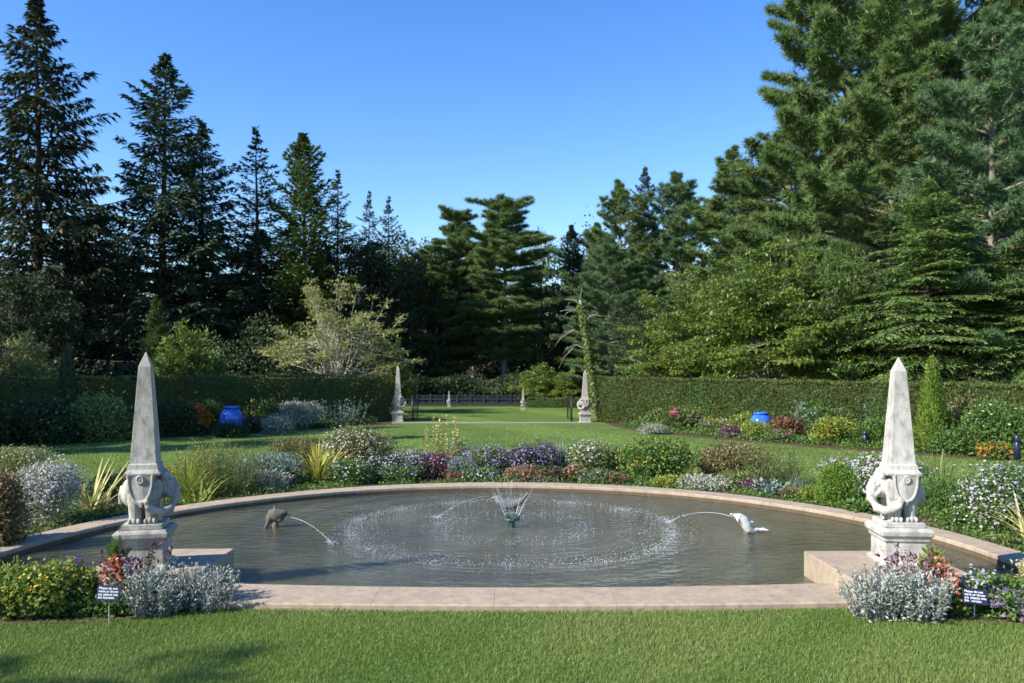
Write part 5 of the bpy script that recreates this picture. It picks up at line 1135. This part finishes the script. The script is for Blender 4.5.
d_r = dolphin(747, Yr, [(-.175, 0, .235), (-.145, 0, .225), (-.10, 0, .21), (-.045, 0, .17), (-.005, 0, .11), (.025, 0, .055), (.075, 0, .035), (.13, 0, .05), (.18, 0, .055)],
        [.014, .028, .050, .062, .066, .060, .044, .026, .014], 'lead2', 'sunlit white spouting dolphin statue at the right side of the pool')
Yc = 11.7
d_c = dolphin(510, Yc, [(-.27, 0, .22), (-.23, 0, .235), (-.18, 0, .22), (-.12, 0, .17), (-.05, 0, .13), (.03, 0, .12), (.11, 0, .15), (.18, 0, .20), (.235, 0, .265)],
        [.018, .034, .056, .072, .080, .075, .056, .034, .016], 'lead', 'grey spouting dolphin statue in the middle of the pool', wz(515, Yc)+.02)

m_, t_, p_, out_ = newmat('falling water'); p_.inputs['Base Color'].default_value = (.85, .9, .95, 1); p_.inputs['Roughness'].default_value = .08
p_.inputs['Transmission Weight'].default_value = .55; p_.inputs['IOR'].default_value = 1.33; M['drop'] = m_
m_, t_, p_, out_ = newmat('white splash'); p_.inputs['Base Color'].default_value = (.55, .58, .60, 1); p_.inputs['Roughness'].default_value = .25; M['foam'] = m_
OCT = np.array([(1, 0, 0), (0, 1, 0), (-1, 0, 0), (0, -1, 0), (0, 0, 1), (0, 0, -1)], float)
OF = [(0, 1, 4), (1, 2, 4), (2, 3, 4), (3, 0, 4), (1, 0, 5), (2, 1, 5), (3, 2, 5), (0, 3, 5)]
def drops(P, rad, stretch=None):
    V = P[:, None, :]+OCT[None]*rad[:, None, None]
    if stretch is not None: V[:, 4:, 2] += np.array((1, -1))*(stretch*rad)[:, None]
    return np.concatenate([V[:, f, :] for f in OF])
def parab(p0, p1, apex, n):
    f = np.linspace(0, 1, n); return np.c_[p0[0]+(p1[0]-p0[0])*f, p0[1]+(p1[1]-p0[1])*f, p0[2]+(p1[2]-p0[2])*f+4*apex*f*(1-f)]
def spout(p0, p1, apex, label, seed):
    r = np.random.default_rng(seed); root = tag(empty('water_spout', tuple(p0)), label, 'water jet', 'arcs of water from the dolphins')
    q = parab((0, 0, 0), np.array(p1)-np.array(p0), apex, 15); k = 11
    m = MB(); m.tube(q[:k], list(np.linspace(.0026, .0016, k)), 6); link('stream', m.mesh('stream', True), M['foam'], root)
    f = q[k-1:]; P = np.concatenate([a+(b-a)*r.random((14, 1)) for a, b in zip(f, f[1:])])+r.normal(size=(14*(len(f)-1), 3))*.008
    P2 = f[-1]+np.c_[r.normal(size=(70, 2))*.05, abs(r.normal(size=70))*.022]
    P = np.r_[P, P2]; d = drops(P, r.uniform(.002, .006, len(P)))
    link('splash', mesh_faces('splash', [(d, np.zeros(len(d)))]), M['foam'], root)['kind'] = 'stuff'
def onwater(px, py): Y = (CAMZ-WATER)*F/(py-HOR); return np.array((wx(px, Y), Y, WATER))
def at(px, py, Y): return np.array((wx(px, Y), Y, wz(py, Y)))
spout(at(291, 517.5, YD-.02), onwater(332, 543.5), .06, 'water arc spouting from the left shaded dark dolphin', 1)
spout(at(733, 517, Yr), onwater(668, 522), .09, 'water arc spouting from the right sunlit white dolphin', 2)
spout(at(490, 496, Yc), onwater(437, 518), .07, 'water arc spouting from the middle grey dolphin', 3)

root = tag(empty('fountain_jet', (FX, FY, WATER)), 'green bronze fountain jet throwing droplets in the centre of the pool', 'fountain')
m = MB(); m.tube([(0, 0, -.3), (0, 0, .05), (0, 0, .10)], [.035, .03, .045], 12)
m.tube([(.085*math.cos(a), .085*math.sin(a), .11) for a in np.linspace(0, 2*math.pi, 25)], .016, 8)
for k in range(4): a = k*math.pi/2; m.tube([(0, 0, .09), (.085*math.cos(a), .085*math.sin(a), .11)], .014, 6)
M['verdigris'] = plain('verdigris bronze', (.06, .11, .10), .5, .4, var=.4)
link('jet_ring', m.mesh('jet_ring', True), M['verdigris'], root)
for k in range(14):
    a = 2*math.pi*k/14; m = MB(); m.tube([(.085*math.cos(a), .085*math.sin(a), .11), (.092*math.cos(a), .092*math.sin(a), .16)], [.014, .009], 8); link('nozzle', m.mesh('nozzle'), M['verdigris'], root)
r = np.random.default_rng(21); DR, STM = [], MB()
for k in range(28):
    a = 2*math.pi*(k+.5*r.random())/28; inner = k % 3 == 0; R1 = (.95 if inner else 2.07)*r.uniform(.95, 1.05); ap = (.55 if inner else 1.12)*r.uniform(.85, 1.1)
    q = parab((.092*math.cos(a), .092*math.sin(a), .16), (R1*math.cos(a), R1*math.sin(a), 0), ap, 60)
    j = r.integers(4, 13)
    if r.random() < .6: STM.tube(q[:j:2], .0013, 4, False)
    n = 46; f = r.beta(1.5, 1.2, n)*59; i = np.clip(f.astype(int), 0, 58); P = q[i]+(q[i+1]-q[i])*(f-i)[:, None]+r.normal(size=(n, 3))*.022*(f/59)[:, None]
    DR.append((P, r.uniform(.0012, .003, n)))
P = np.concatenate([p for p, _ in DR]); d = drops(P, np.concatenate([q for _, q in DR]), np.full(len(P), .6))
link('streams', STM.mesh('streams'), M['drop'], root)
link('droplets', mesh_faces('droplets', [(d, np.zeros(len(d)))]), M['foam'], root)['kind'] = 'stuff'
G = []
for R0, n, sg in ((2.07, 2600, .055), (2.0, 2400, .2), (.95, 900, .12)):
    a = r.random(n)*6.283; a += .035*np.sin(a*14); rr = R0*(1+.02*np.sin(a*5))+r.normal(size=n)*sg
    P = np.c_[rr*np.cos(a), rr*np.sin(a), np.abs(r.normal(size=n))*.028]; G.append((P, r.uniform(.0014, .0042, n)*(1-.3*r.random(n))))
P = np.concatenate([p for p, _ in G]); d = drops(P, np.concatenate([q for _, q in G]), np.full(len(P), .5))
link('splash_ring', mesh_faces('splash_ring', [(d, np.zeros(len(d)))]), M['foam'], root)['kind'] = 'stuff'
